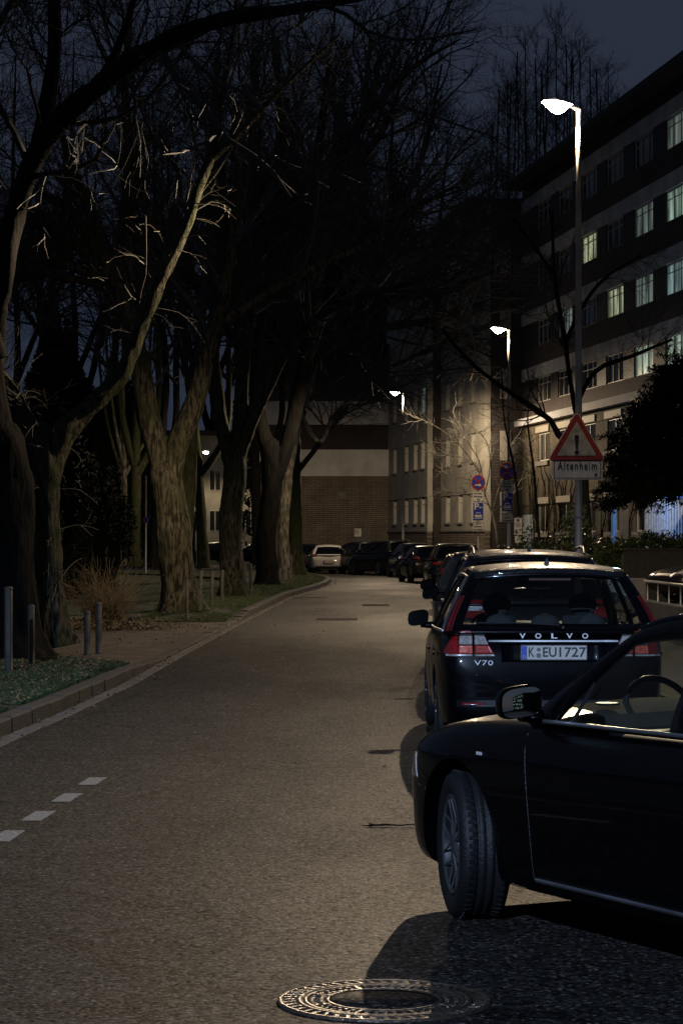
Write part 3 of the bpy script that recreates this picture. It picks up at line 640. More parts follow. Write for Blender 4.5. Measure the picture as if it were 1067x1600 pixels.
# dry shrub and the low leaves under it
ds = empty('dry_shrub', 'straw coloured dry shrub of thin arching stems beside the path', 'shrub', (-4.55, 47, 0))
n = 420; a = rng.uniform(0, 2 * PI, n); sp = rng.uniform(.1, 1, n); L = rng.uniform(.6, 1.55, n) * rng.uniform(.6, 1.1, n); A = np.zeros((n, 5, 3))
for j in range(5):
    f = j / 4; A[:, j, 0] = np.cos(a) * (.18 + sp * L * .75 * f ** 1.5) * 1.1; A[:, j, 1] = np.sin(a) * (.15 + sp * L * .6 * f); A[:, j, 2] = .08 + L * f * (1 - .35 * sp * f)
A[:, 1:] += rng.normal(0, .075, (n, 4, 3)); B = np.tile(np.linspace(.005, .0022, 5), (n, 1)); S, r = spawn(A, B, 2, .35, .5, k=4, wander=.2, rmin=.002)
V, Fq = join([tubes(A, B, 3), tubes(S, r, 3)]); link('stems', np_mesh('stems', V, Fq), mat('straw', (.17, .13, .075), .7, var=.3), ds)
leaf_mass('low_leaves', leafm, np.column_stack([rng.normal(0, .75, 1800), rng.normal(-.3, .5, 1800), np.abs(rng.normal(.06, .07, 1800)) + .03]), .028, ds)

# grass and fallen leaves
def verge_pts(n, y0, y1, w, wmax=None, lo=None):
    y = y0 + (y1 - y0) * rng.uniform(0, 1, n) ** 1.35; k = np.array([kerb_x(v) for v in y]) - .19; x = k - w * rng.uniform(0, 1, n); return x, y
def blades(name, x, y, z, h, wid):
    n = len(x); a = rng.uniform(0, 2 * PI, n); hh = h * rng.uniform(.4, 1.3, n); ln = rng.normal(0, .5, (n, 2)) * hh[:, None]
    p = np.column_stack([x, y, z]); dx = np.column_stack([np.cos(a), np.sin(a), np.zeros(n)]) * wid
    tip = p + np.column_stack([ln[:, 0], ln[:, 1], hh]); V = np.stack([p - dx, p + dx, tip], 1)
    return link(name, np_mesh(name, V, np.arange(3 * n).reshape(n, 3)), grassm)
def gz(y): return np.array([kerb_top(v) for v in y])
x1, y1 = verge_pts(200000, 19, 36.8, 2.2); kx1 = np.array([kerb_x(v) for v in y1]); okk = x1 < kx1 - .19 - np.maximum(0, y1 - 32.5) * .42; x1 = x1[okk]; y1 = y1[okk]; x2, y2 = verge_pts(90000, 50.5, 112, 1.9)
x3 = rng.uniform(-16, -3.9, 40000); y3 = rng.uniform(52, 100, 40000)
msk = np.array([noise.noise(Vector((a * 1.3, b * 1.0, 0))) > -.25 for a, b in zip(np.r_[x1, x2, x3], np.r_[y1, y2, y3])])
tag(blades('grass', np.r_[x1, x2, x3][msk], np.r_[y1, y2, y3][msk], np.r_[gz(y1), gz(y2), np.full(40000, .1)][msk] + .0, .05, .0035), kind='stuff')
def flat_leaves(name, x, y, z, s, m):
    n = len(x); a = rng.uniform(0, 2 * PI, n); til = rng.normal(0, .35, (n, 2)); s = s * rng.uniform(.5, 1.4, n)
    u = np.column_stack([np.cos(a), np.sin(a), til[:, 0]]) * s[:, None]; v = np.column_stack([-np.sin(a), np.cos(a), til[:, 1]]) * s[:, None] * .6
    p = np.column_stack([x, y, z + np.abs(u[:, 2]) + np.abs(v[:, 2]) + .003]); V = np.stack([p - u, p - v * .9 + u * .2, p + u, p + v], 1)
    return link(name, np_mesh(name, V, np.arange(4 * n).reshape(n, 4)), m)
xa, ya = verge_pts(8000, 19, 36.8, 2.2); kx1 = np.array([kerb_x(v) for v in ya]); okk = xa < kx1 - .19 - np.maximum(0, ya - 32.5) * .42; xa = xa[okk]; ya = ya[okk]; xb, yb = verge_pts(2600, 50, 110, 1.8)
xc = rng.uniform(-8, -2.7, 1500); yc = rng.uniform(36, 51, 1500)
yd = rng.uniform(10, 100, 900); xd = np.array([kerb_x(v) for v in yd]) + np.abs(rng.normal(0, .16, 900)) + .02
ye = rng.uniform(9, 80, 60); xe = rng.uniform(-2.4, 1, 60)
tag(flat_leaves('fallen_leaves', np.r_[xa, xb, xc, xd, xe], np.r_[ya, yb, yc, yd, ye], np.r_[gz(ya) + .03, gz(yb) + .03, np.full(1500, .05), np.full(900, .02), np.full(60, .004)], .022, leafm), kind='stuff')
# fallen twig on the road
tw = MB()
tw.tube([(-.17, 0, .008), (-.08, .02, .014), (.02, -.01, .012), (.11, .01, .018), (.19, .05, .022)], [.006, .006, .005, .004, .002], 6)
tw.tube([(.05, 0, .014), (.12, -.03, .02), (.19, -.05, .012)], [.004, .003, .002], 6); tw.tube([(-.17, 0, .01), (-.22, -.03, .012)], [.005, .002], 6); tw.tube([(-.13, .01, .012), (-.18, .05, .02)], [.004, .002], 6); tw.tube([(-.03, .01, .012), (-.09, -.04, .02)], [.004, .002], 6)
for k in range(10): tw.box((-.16 + .012 * k, random.uniform(-.03, .03), .012), (.03, .012, .004), random.uniform(0, 3))
tag(tw.build('fallen_twig', bark_d, loc=(.345, 15.05, 0)), 'dark forked twig lying in the middle of the road', 'twig')

# ------------------------------------------------------------------ posts
ps = [(14, 918, 1055, 29.4, 6.3, 'tallest steel post, nearest the kerb at the verge end'), (50, 940, 1038, 31.8, 5, 'short steel post just in front of the rough barked trunk'),
      (137, 943, 1013, 36.4, 5.2, 'stubby steel post, the shorter of the pair beyond the roots'), (155, 930, 1011, 36.8, 5.2, 'leaning steel post, the taller of the pair beyond the roots'),
      (293, 897, 962, 51.3, 2.8, 'steel post touching the front of the forked brown trunk'), (314, 890, 950, 56, 3, 'steel post just past the forked brown trunk'), (331, 891, 946, 58, 3, 'steel post between the forked and the broad dim trunk'),
      (347, 890, 940, 62, 2.7, 'steel post in front of the broad dim trunk'), (372, 887, 930, 69, 2.4, 'steel post touching the far side of the broad dim trunk'), (382, 881, 929, 71, 2.9, 'upright steel post, first of two beside the black trunk'),
      (392, 881, 926, 73, 2.4, 'thin steel post, second of two beside the black trunk'), (426, 875, 913, 84, 2, 'steel post between the black and the pale trunk'), (455, 868, 905, 97, 1.9, 'farthest steel post, in front of the wide mossy trunk')]
for k, (x, yt, yb_, d, rp, lab) in enumerate(ps):
    c = P(x, yb_, d); h = (yb_ - yt) * d / F; r = rp * d / F; m = MB()
    lean = random.uniform(-.015, .03) if k else 0
    m.tube([(0, 0, -.1), (lean * .2, 0, h * .4), (lean * h, 0, h - .01), (lean * h, 0, h)], [r, r, r, r * .8], 16)
    m.tube([(0, 0, .0), (0, 0, .03)], [r * 1.25, r * 1.15], 16); m.lathe([(r * 1.08, h - .035), (r * 1.08, h - .008), (r * .7, h + .006), (.001, h + .01)], 16, c=(lean * h, 0, 0))
    o = m.build('steel_post', post_m, loc=(c[0], d, kerb_top(d) - .02 if not 37 < d < 51 else .05)); tag(o, lab, 'bollard', 'steel posts along the verge')

# ------------------------------------------------------------------ street lamps
def lamp_light(root, W, loc, col, size=.07, lo=.10, hi=.31, power=-2.3):
    L = bpy.data.lights.new('lamp_light', 'POINT'); L.energy = W; L.color = col; L.shadow_soft_size = size; L.use_nodes = True; t = L.node_tree
    em = next(n for n in t.nodes if n.type == 'EMISSION')
    tc = N(t, 'ShaderNodeTexCoord'); sp = N(t, 'ShaderNodeSeparateXYZ'); t.links.new(tc.outputs['Normal'], sp.inputs[0])
    ab = N(t, 'ShaderNodeMath', operation='MULTIPLY', i_1=-1.0); t.links.new(sp.outputs[2], ab.inputs[0])        # cosine below the head
    mx = N(t, 'ShaderNodeMath', operation='MAXIMUM', i_1=.27); t.links.new(ab.outputs[0], mx.inputs[0])
    pw = N(t, 'ShaderNodeMath', operation='POWER', i_1=power); t.links.new(mx.outputs[0], pw.inputs[0])
    mr = N(t, 'ShaderNodeMapRange', interpolation_type='SMOOTHSTEP'); mr.inputs[1].default_value = lo; mr.inputs[2].default_value = hi; mr.inputs[3].default_value = 0.006; mr.inputs[4].default_value = 1; t.links.new(ab.outputs[0], mr.inputs[0])
    ml = N(t, 'ShaderNodeMath', operation='MULTIPLY'); t.links.new(pw.outputs[0], ml.inputs[0]); t.links.new(mr.outputs[0], ml.inputs[1]); t.links.new(ml.outputs[0], em.inputs['Strength'])
    o = bpy.data.objects.new('lamp_light', L); scene.collection.objects.link(o); o.parent = root; o.location = loc; return o
lens_w = emit('lamp_lens', (1, .80, .58), 90)
lens_c = emit('lamp_lens_cool', (.6, .75, 1), 30)
def street_lamp(x, d, h, lab, W, side=-1, arm=.30, pr=.062, col=(1, .76, .50), lens=None, rz=0, lo=.10, hi=.31, power=-2.3):
    root = empty('street_lamp', lab, 'street lamp', (x, d, 0), rz, 'street lamps')
    m = MB(); m.tube([(0, 0, 0), (0, 0, 1.2), (0, 0, 1.25), (0, 0, h)], [pr * 1.25, pr * 1.15, pr, pr * .62], 20); m.lathe([(pr * 2, 0), (pr * 2, .04), (pr * 1.3, .07)], 20); m.build('pole', galv, root)
    a = MB(); a.tube([(0, 0, h - .03), (side * arm * .5, 0, h + .01), (side * arm, 0, h + .02)], .028, 10); a.build('arm', galv, root)
    hd_ = MB(); w = .62
    def prof(u, v):
        s = math.sin(PI * min(1, max(0, u))) ** .35 if 0 < u < 1 else .05
        return (side * (arm - .05 + w * u), (v - .5) * .26 * s, h + .02 + .075 * s * (1 - (2 * v - 1) ** 2) ** .5)
    hd_.grid(prof, 14, 10); hd_.build('lamp_head', mat('lamp_housing', (.25, .25, .25), .5, .3), root)
    l = MB(); l.grid(lambda u, v: (side * (arm + .04 + (w - .16) * u), (v - .5) * .25, h + .008 - .16 * (math.sin(PI * u) * math.sin(PI * v)) ** .6), 14, 8); l.build('lens', lens or lens_w, root)
    lamp_light(root, W, (side * (arm + .3), 0, h - .24), col, lo=lo, hi=hi, power=power); return root
W1 = 205
street_lamp(3.61, 37, 8.33, 'nearest tall street lamp, its pole carrying the warning sign', W1, rz=R(50))
street_lamp(5.27, 76.5, 8.33, 'middle street lamp standing behind the bare little tree', W1 * .8, rz=R(50))
street_lamp(2.95, 116, 8.69, 'farthest street lamp in front of the pale house by the brick hall', W1 * 2.6, rz=R(45), lo=-.12, hi=.16, power=-1.1)
street_lamp(-10.9, 185, 8.3, 'distant street lamp seen between the trunks across the park', W1 * .3, side=1)
street_lamp(-4.6, -4, 8.2, 'street lamp with a cold white head behind the viewpoint', W1 * 2.0, side=1, col=(.46, .63, 1), lens=lens_c)

# ------------------------------------------------------------------ signs
def round_rect(w, h, r, n=5):
    out = []
    for cx, cz, a0 in ((w/2-r, h/2-r, 0), (-w/2+r, h/2-r, PI/2), (-w/2+r, -h/2+r, PI), (w/2-r, -h/2+r, 1.5*PI)):
        out += [(cx + r*math.cos(a0 + PI/2*k/n), cz + r*math.sin(a0 + PI/2*k/n)) for k in range(n + 1)]
    return out
def round_tri(s, r, n=6):
    h = s * .866; c = [(0, h * 2 / 3), (-s / 2, -h / 3), (s / 2, -h / 3)]; out = []
    for k, (x, z) in enumerate(c):
        L = math.hypot(x, z); x2, z2 = x * (1 - 2 * r / L), z * (1 - 2 * r / L); a0 = [R(30), R(150), R(270)][k]
        out += [(x2 + r * math.cos(a0 + R(120) * j / n), z2 + r * math.sin(a0 + R(120) * j / n)) for j in range(n + 1)]
    return out
# warning triangle on the first pole
tri = empty('warning_sign', 'red bordered triangular warning sign with exclamation mark, above the text plate', 'road sign', (3.57, 36.86, 0))
zc = CH + (HY - 694) * 36.86 / F
for nm, s, r, y0, y1, mm, q in (('rim', .90, .05, .0, .02, sign_w, 0), ('border', .865, .04, -.001, .0, sign_r, 0), ('panel', .60, .012, -.002, -.001, sign_wd, 0)):
    m = MB(); m.prism([(x, z) for x, z in round_tri(s, r)], y0, y1); m.build(nm, mm, tri, loc=(0, 0, zc))
m = MB(); m.prism([(-.035, .11), (-.025, .135), (0, .145), (.025, .135), (.035, .11), (.016, -.075), (.008, -.083), (-.008, -.083), (-.016, -.075)], -.003, -.002)
m.prism([(.034 * math.cos(2*PI*k/16), -.125 + .034 * math.sin(2*PI*k/16)) for k in range(16)], -.003, -.002); m.build('exclamation_mark', letter_m, tri, loc=(0, 0, zc))
m = MB(); m.box((.02, .06, zc + .2), (.2, .04, .03)); m.box((.02, .06, zc - .18), (.2, .04, .03)); m.build('bracket', galv, tri)
apl = empty('text_plate', 'white rectangular plate reading Altenheim mounted under the warning triangle', 'road sign', (3.58, 36.86, 0))
z2 = CH + (HY - 733) * 36.86 / F
m = MB(); m.prism(round_rect(.765, .325, .03), 0, .012); m.build('plate', sign_w, apl, loc=(0, 0, z2))
m = MB(); o_ = round_rect(.715, .285, .02); i_ = round_rect(.693, .263, .012); n = len(o_)
m.add([(x, -.0012, z) for x, z in o_ + i_], [(k, (k + 1) % n, (k + 1) % n + n, k + n) for k in range(n)]); m.build('border', letter_m, apl, loc=(0, 0, z2))
lettering('lettering', 'Altenheim', .17, letter_m, apl, (0, -.0012, z2 + .045), width=.60, spacing=1.25, bold=.003, extrude=.0003)
m = MB(); m.prism([(.28 + .022 * math.cos(2*PI*k/12), -.085 + .022 * math.sin(2*PI*k/12)) for k in range(12)], -.0014, -.0008); m.build('sticker', letter_m, apl, loc=(0, 0, z2))
m = MB(); m.lathe([(.09, z2 - .75), (.095, z2 - .75), (.095, z2 - .71), (.09, z2 - .71)], 16); m.build('clamp', galv, apl, loc=(.03, .14, 0))
# no stopping + parking signs
def parking_signs(x, d, arrow, own_pole, labs, sc=1.0, ytop=722):
    zt = CH + (HY - ytop) * d / F; y0 = -.10
    def arrowm(m, cx, cz, L, dr, y):
        m.prism([(cx - dr * L / 2, cz + L * .07), (cx + dr * L * .2, cz + L * .07), (cx + dr * L * .2, cz - L * .07), (cx - dr * L / 2, cz - L * .07)], y, y - .003)
        m.prism([(cx + dr * L * .5, cz), (cx + dr * L * .12, cz + L * .28), (cx + dr * L * .12, cz + L * .12), (cx + dr * L * .28, cz), (cx + dr * L * .12, cz - L * .12), (cx + dr * L * .12, cz - L * .28)], y, y - .003)
    ns = empty('no_stopping_sign', labs[0], 'road sign', (x, d + y0, 0)); r = .29 * sc; c = zt - r
    for nm, rr, a, mm in (('rim', r, 0, sign_w), ('border', r * .97, -.004, sign_r), ('panel', r * .78, -.008, sign_b)):
        m = MB(); m.prism([(rr * .9 * math.cos(2*PI*k/32), rr * math.sin(2*PI*k/32)) for k in range(32)], a + .004, a); m.build(nm, mm, ns, loc=(0, 0, c))
    m = MB()
    for s in (-1, 1): m.prism([(p * math.cos(s * R(48)) - q * math.sin(s * R(48)), p * math.sin(s * R(48)) + q * math.cos(s * R(48))) for p, q in ((-r*.8, -.022), (r*.8, -.022), (r*.8, .022), (-r*.8, .022))], -.012, -.0085 - s * .0008)
    m.build('cross', sign_r, ns, loc=(0, 0, c))
    m = MB(); arrowm(m, 0, arrow[1] * r * .55, .20, arrow[0], -.013); m.build('arrow', sign_w, ns, loc=(0, 0, c))
    def plate(nm, zz, w, h, lines, lab, size):
        e = empty(nm, lab, 'sign plate', (x, d + y0, 0)); m = MB(); m.prism(round_rect(w, h, .015), .004, 0); m.build('plate', sign_w, e, loc=(0, 0, zz))
        o_ = round_rect(w - .02, h - .02, .01); i_ = round_rect(w - .036, h - .036, .006); n = len(o_); m = MB()
        m.add([(px_, -.002, z) for px_, z in o_ + i_], [(k, (k + 1) % n, (k + 1) % n + n, k + n) for k in range(n)]); m.build('border', letter_m, e, loc=(0, 0, zz))
        for k, (s, ww) in enumerate(lines): lettering('lettering', s, size, letter_m, e, (0, -.003, zz + h * .30 - k * h * .30), width=ww, bold=.002)
    za = zt - 2 * r - .02; plate('sign_plate', za - .17, .38, .33, [('Kranken-', .27), ('fahrzeuge', .29), ('frei', .11)], labs[1], .085)
    zb = za - .33 - .03; e = empty('parking_sign', labs[2], 'road sign', (x, d + y0, 0)); h = .60 if sc > .95 else .60
    m = MB(); m.prism(round_rect(.36, h, .02), .004, 0); m.build('rim', sign_w, e, loc=(0, 0, zb - h / 2))
    m = MB(); m.prism(round_rect(.33, h - .03, .015), .0, -.003); m.build('panel', sign_b, e, loc=(0, 0, zb - h / 2))
    lettering('lettering', 'P', .30, sign_w, e, (-.06, -.005, zb - .15), bold=.008)
    m = MB(); arrowm(m, .08, -.17, .13, -arrow[0], -.004)
    m.prism([(-.12, -.43), (-.12, -.49), (.12, -.49), (.12, -.43), (.085, -.40), (.06, -.33), (-.06, -.33), (-.085, -.40)], -.004, -.006); m.prism([(-.14, -.515), (-.14, -.535), (.14, -.535), (.14, -.515)], -.004, -.006); m.build('arrow_and_car', sign_w, e, loc=(0, 0, zb))
    m = MB(); m.prism([(-.075, -.41), (-.052, -.35), (.052, -.35), (.075, -.41)], -.0065, -.0075); m.build('windscreen', sign_b, e, loc=(0, 0, zb))
    zc_ = zb - h - .03; plate('sign_plate', zc_ - .16, .36, .31, [('18-7 h', .17), ('Bewohner', .25), ('mit Ausweis', .28)], labs[3], .075)
    if own_pole:
        m = MB(); m.tube([(0, 0, 0), (0, 0, zt - .05)], .03, 12); o = m.build('sign_pole', galv, loc=(x, d, 0)); tag(o, 'slim grey pole holding the farther stack of parking signs', 'pole')
parking_signs((792 - CX) * 76.3 / F, 76.35, (-1, .8), False, ['red and blue no stopping sign on the middle lamp post, arrow pointing left', 'small white plate under the no stopping sign on the middle lamp post', 'blue parking sign with car on the kerb, on the middle lamp post', 'lowest white plate on the middle lamp post'], 1.0)
parking_signs((746.5 - CX) * 79 / F, 79, (1, -.6), True, ['dim red and blue no stopping sign on its own slim pole', 'small white plate under the no stopping sign on the slim pole', 'blue parking sign with car on the kerb, on the slim pole', 'lowest white plate on the slim pole'], .92, 741)
e = empty('notice_sign', 'narrow pale notice with crest and small pictograms beside the garden door', 'sign', ((809 - CX) * 66 / F, 66, 0))
m = MB(); m.tube([(0, .03, 0), (0, .03, 2.35)], .022, 8); m.build('post', galv, e)
zn = CH + (HY - 824) * 66 / F
m = MB(); m.prism(round_rect(.21, .46, .01), .012, 0); m.prism(round_rect(.18, .21, .01), .012, 0) if False else None; m.build('plate', sign_w, e, loc=(0, 0, zn + .03))
m = MB(); m.prism([(.035 * math.cos(2*PI*k/16), .16 + .045 * math.sin(2*PI*k/16)) for k in range(16)], -.003, 0)
for k in range(4): m.prism(round_rect(.14 - .02 * (k % 2), .014, .003), -.003, 0) if k == 9 else m.box((0, -.002, .085 - .035 * k), (.14 - .02 * (k % 2), .003, .014))
m.box((-.04, -.002, -.10), (.05, .003, .035)); m.box((.045, -.002, -.10), (.05, .003, .035)); m.box((0, -.002, -.16), (.15, .003, .012)); m.build('print', letter_m, e, loc=(0, 0, zn + .03))
m = MB(); m.prism(round_rect(.18, .19, .01), .012, 0); m.build('lower_plate', sign_w, e, loc=(0, 0, zn - .33))
# park no-stopping sign
e = empty('no_stopping_sign', 'round red and blue no stopping sign on a thin pole among the park trunks', 'road sign', ((228 - CX) * 110 / F, 110, 0)); zq = CH + (HY - 812) * 110 / F
m = MB(); m.tube([(0, .04, 0), (0, .04, 4.6)], .03, 8); m.build('post', galv, e)
for nm, rr, a, mm in (('border', .16, -.004, mat('sign_red_bright', (.55, .08, .06), .4)), ('panel', .12, -.008, sign_b)):
    m = MB(); m.prism([(rr * .85 * math.cos(2*PI*k/24), rr * math.sin(2*PI*k/24)) for k in range(24)], a + .004, a); m.build(nm, mm, e, loc=(0, 0, zq))
m = MB(); m.prism([(-.08, .07), (-.06, .09), (.08, -.07), (.06, -.09)], -.012, -.0085); m.build('bar', mm, e, loc=(0, 0, zq))
# notice on the brick wall
e = empty('wall_notice', 'small white notice fixed to the brick wall above the parked cars', 'sign', ((559 - CX) * 149.8 / F, 149.85, 0)); zq = CH + (HY - 832) * 149.8 / F
m = MB(); m.prism(round_rect(.42, .50, .02), .02, 0); m.build('plate', mat('notice_white', (.8, .78, .7), .5), e, loc=(0, 0, zq))
m = MB()
for k in range(4): m.box((-.03, -.002, .16 - .09 * k), (.24 - .05 * (k % 2), .003, .035))
m.box((-.16, -.002, .02), (.02, .003, .38)); m.build('print', letter_m, e, loc=(0, 0, zq))

# ------------------------------------------------------------------ buildings
def make_ivy():
    m, t, b = nt('ivy_wall'); co = coords(t)
    n1 = N(t, 'ShaderNodeTexNoise'); n1.inputs['Scale'].default_value = .55; n1.inputs['Detail'].default_value = 10; n1.inputs['Roughness'].default_value = .7; n1.inputs['Distortion'].default_value = 1.2
    t.links.new(coords(t, (1, 1, .6)), n1.inputs[0])
    n2 = N(t, 'ShaderNodeTexNoise'); n2.inputs['Scale'].default_value = 6; n2.inputs['Detail'].default_value = 6; t.links.new(co, n2.inputs[0])
    mx = N(t, 'ShaderNodeMix', data_type='RGBA', blend_type='MULTIPLY'); mx.inputs[0].default_value = 1
    t.links.new(ramp(t, n1.outputs[0], [(.34, (.022, .019, .013)), (.52, (.075, .062, .04)), (.68, (.145, .12, .08))]), mx.inputs[6]); t.links.new(ramp(t, n2.outputs[0], [(.35, (.45,)*3), (.6, (1.1,)*3)]), mx.inputs[7])
    t.links.new(mx.outputs[2], b.inputs['Base Color']); b.inputs['Roughness'].default_value = .95
    bp = N(t, 'ShaderNodeBump'); bp.inputs['Strength'].default_value = .8; bp.inputs['Distance'].default_value = .05; t.links.new(n2.outputs[0], bp.inputs['Height']); t.links.new(bp.outputs[0], b.inputs['Normal'])
    return m
ivy_m = make_ivy()
lit_green = emit('lit_room_green', (.36, .52, .42), .25, .85, (2.2, 2.2, .3))
lit_yellow = emit('lit_room_yellow', (.54, .60, .36), .22, .8, (2.5, 2.5, .4))
lit_teal = emit('lit_room_teal', (.32, .48, .48), .20, .8, (2, 2, .3))
lit_dim = emit('lit_room_dim', (.25, .32, .28), .16, .8, (2, 2, .3))
room_m = mat('room_dark', (.02, .02, .02), .9)
def window(root, u, z, w, h, y=-.12, pane=None, n=2, fm=None, shade=None):
    m = MB(); f = .055
    m.box((0, 0, h / 2 - f / 2), (w, .07, f)); m.box((0, 0, -h / 2 + f / 2), (w, .07, f))
    for s in (-1, 1): m.box((s * (w / 2 - f / 2), 0, 0), (f, .07, h - 2 * f))
    for k in range(1, n): m.box((-w / 2 + w * k / n, 0, 0), (f * 1.3, .066, h - 2 * f))
    if n > 2: m.box((0, .002, h * .22), (w - 2 * f, .05, f * .6))
    fr = m.build('window', fm or frame_w, root, loc=(u, y, z))
    p = MB(); p.box((0, -.02, 0), (w - .02, .012, h - .02)); p.build('pane', pane or pane_d, fr)
    return fr
def facade(root, L, z0, z1, rows, cols, ww, wh, bands, piers, th=.3, name='wall', top=.33, bot=.1, n=2, lit={}, piercols=None):
    """wall built round its openings: full-length bands, piers between windows"""
    rows = sorted(rows); edges = [z0]
    m = MB(); pb = []; lb = []
    for k, zc in enumerate(rows):
        a = zc - wh / 2; b_ = zc + wh / 2; m.box((L / 2, -th / 2, (edges[-1] + a) / 2), (L, th, a - edges[-1])); 
        cs = sorted(cols); e = 0
        for c in cs + [L + ww / 2 + 9]:
            r = min(c - ww / 2, L)
            if r > e: pb.append((((e + r) / 2, -th / 2 - .02, zc), (r - e, th, wh)))
            e = c + ww / 2
        lb.append(((L / 2, -th / 2 + .03, b_ + top / 2), (L, th + .02, top))); edges.append(b_ + top)
        for c in cs: window(root, c, zc, ww, wh, pane=lit.get((k, round(c, 1))), n=n)
    m.box((L / 2, -th / 2, (edges[-1] + z1) / 2), (L, th, z1 - edges[-1]))
    m.build(name, bands, root); parts('pier', pb, piers, root); parts('lintel_band', lb, render_g if top > .3 else bands, root)
def along_facade(off, d0): return (off - .1259 * d0, d0, 0), math.atan2(.992, -.125)
# ivy clad home
D0 = 70.0; loc, rz = along_facade(24.44, D0)
home = empty('care_home', 'long five storey home, ivy clad below with pale strips and dark brick bands above', 'building', loc, rz)
U = lambda x: (92470.0 / (x - 56) - D0) / .992
Lh = (122 - D0) / .992
cols = [round(U(x), 1) for x in (1230, 1165, 1108, 1052, 1002, 957, 917, 880, 847)]
up = MB(); cols_ = cols; cols = cols[2:]; lit = {(0, cols[1]): lit_green, (0, cols[2]): lit_green, (0, cols[0]): lit_green, (1, cols[1]): lit_teal, (1, cols[2]): lit_dim, (1, cols[3]): lit_yellow, (1, cols[5]): lit_dim,
       (2, cols[1]): lit_green, (2, cols[2]): lit_dim, (2, cols[4]): lit_yellow, (3, cols[1]): lit_dim, (3, cols[0]): lit_dim, (2, cols[0]): lit_teal}; cols = cols_
facade(home, Lh, 7.66, 19.2, [8.95, 11.75, 14.6, 17.4], cols, 3.1, 1.22, brick_d, mat('shutter', (.03, .028, .028), .6), top=.62, n=3, lit=lit, name='upper_wall')
facade(home, Lh, 0, 7.30, [2.7, 6.15], cols, 2.6, 1.35, ivy_m, ivy_m, top=.02, n=2, name='lower_wall')
parts('shutter_box', [((c, .03, zc + .86), (3.0, .1, .30)) for zc in (2.7, 6.15) for c in cols], mat('shutter_box', (.27, .25, .205), .7, var=.15), home)
parts('window_sill', [((c, .05, zc - .80), (2.9, .14, .22)) for zc in (2.7, 6.15) for c in cols], concrete, home)
m = MB(); m.box((Lh / 2, .12, 7.48), (Lh, .6, .34)); m.build('ledge', mat('ledge_grey', (.32, .32, .33), .8, var=.15, vscale=1), home)
m = MB(); m.box((Lh / 2, .25, 19.35), (Lh + .6, 1.5, .22)); m.box((Lh / 2, -4.2, 19.62), (Lh - .4, 8, .3)); m.box((Lh * .55, -2.5, 20.1), (1.0, 1.0, .9)); m.build('roof', mat('roof_tile', (.03, .028, .027), .8, var=.3, bump=.4), home)
m = MB(); m.box((Lh / 2, -6, 9.6), (Lh, 11.2, 19)); m.build('interior_mass', room_m, home)
dr = MB(); dr.box((U(824), .03, 1.55), (2.6, .05, 2.7)); dd = dr.build('door', mat('door_grey', (.30, .34, .38), .45), home)
parts('door_panel', [((U(824) + a, .065, .7 + k * .75), (b, .02, .5)) for k in range(3) for a, b in ((.7, .7), (-.5, .5))], mat('door_panel', (.42, .48, .55), .3), dd)

loc2, rz2 = along_facade(24.44, -106)
wing = empty('care_home_wing', 'office wing with green lit windows, seen only in the car mirror', 'building', loc2, rz2)
wc = [2.5 + 4.85 * k for k in range(8)]
facade(wing, 42, 0, 13.5, [2.7, 6.15, 8.95, 11.75], wc, 3.1, 1.3, brick_d, MATS['shutter'], top=.62, n=3, name='wall',
       lit={(i, round(c, 1)): (lit_green if (i + k) % 3 else lit_teal) for i in range(4) for k, c in enumerate(wc) if (i * 3 + k) % 4 != 1})
m = MB(); m.box((21, -5.9, 6.75), (42, 11.2, 13.4)); m.build('interior_mass', room_m, wing)
# ivy stems on the wall
A = np.zeros((90, 9, 3)); A[:, 0, 0] = rng.uniform(1, Lh, 90); A[:, 0, 1] = .04
for j in range(1, 9): A[:, j] = A[:, j - 1] + np.column_stack([rng.normal(0, .45, 90), np.zeros(90), rng.uniform(.3, .95, 90)])
B = np.tile(np.linspace(.045, .015, 9), (90, 1)); S, r = spawn(A, B, 10, 1.1, .8, k=5, wander=.25, up=.05); S[:, :, 1] = .05
A2 = A.copy(); A2[:, :, 2] = np.clip(A2[:, :, 2], .1, 7.25); S[:, :, 2] = np.clip(S[:, :, 2], .1, 7.25)
V, Fq = join([tubes(A2, B, 4), tubes(S, r, 3)]); link('ivy_stems', np_mesh('ivy', V, Fq), bark_d, home)
# blue lit entrance canopy
blue_m = mat('canopy_blue', (.10, .25, .60), .4, var=.2)
ent = empty('entrance_canopy', 'blue lit entrance porch with square frame in front of the ivy clad home', 'canopy', loc, rz)
u0, u1 = 6.6, 18.6
m = MB(); m.box(((u0 + u1) / 2, 2.0, 3.25), (u1 - u0, 3.2, .10)); m.build('roof_slab', blue_m, ent)
m = MB(); m.box((u1 - .15, 3.5, 1.6), (.30, .12, 3.18)); m.build('blue_post', blue_m, ent)
m = MB(); m.box((15.3, 3.9, 1.9), (.22, .28, 3.8)); m.build('concrete_post', concrete, ent)
m = MB()
for k in range(30): m.box((19.7 + k * .20, .42 + .05 * (k % 2), 1.7), (.17, .05, 3.1))
m.build('blue_curtain', mat('curtain_blue', (.30, .38, .48), .7, var=.3), ent)
m = MB(); m.box(((u0 + u1) / 2, 3.62, .65), (u1 - u0 - 1, .06, 1.1)); m.build('blue_panel', mat('panel_blue', (.14, .28, .50), .6, var=.3), ent)
spot_b = emit('porch_spot', (.35, .65, 1), 14)
for k in range(3):
    m = MB(); m.lathe([(.0001, 3.185), (.09, 3.185), (.09, 3.2)], 12, c=(u1 - 4.2 - k * 1.1, 2.9, 0)); m.build('spotlight', spot_b, ent)
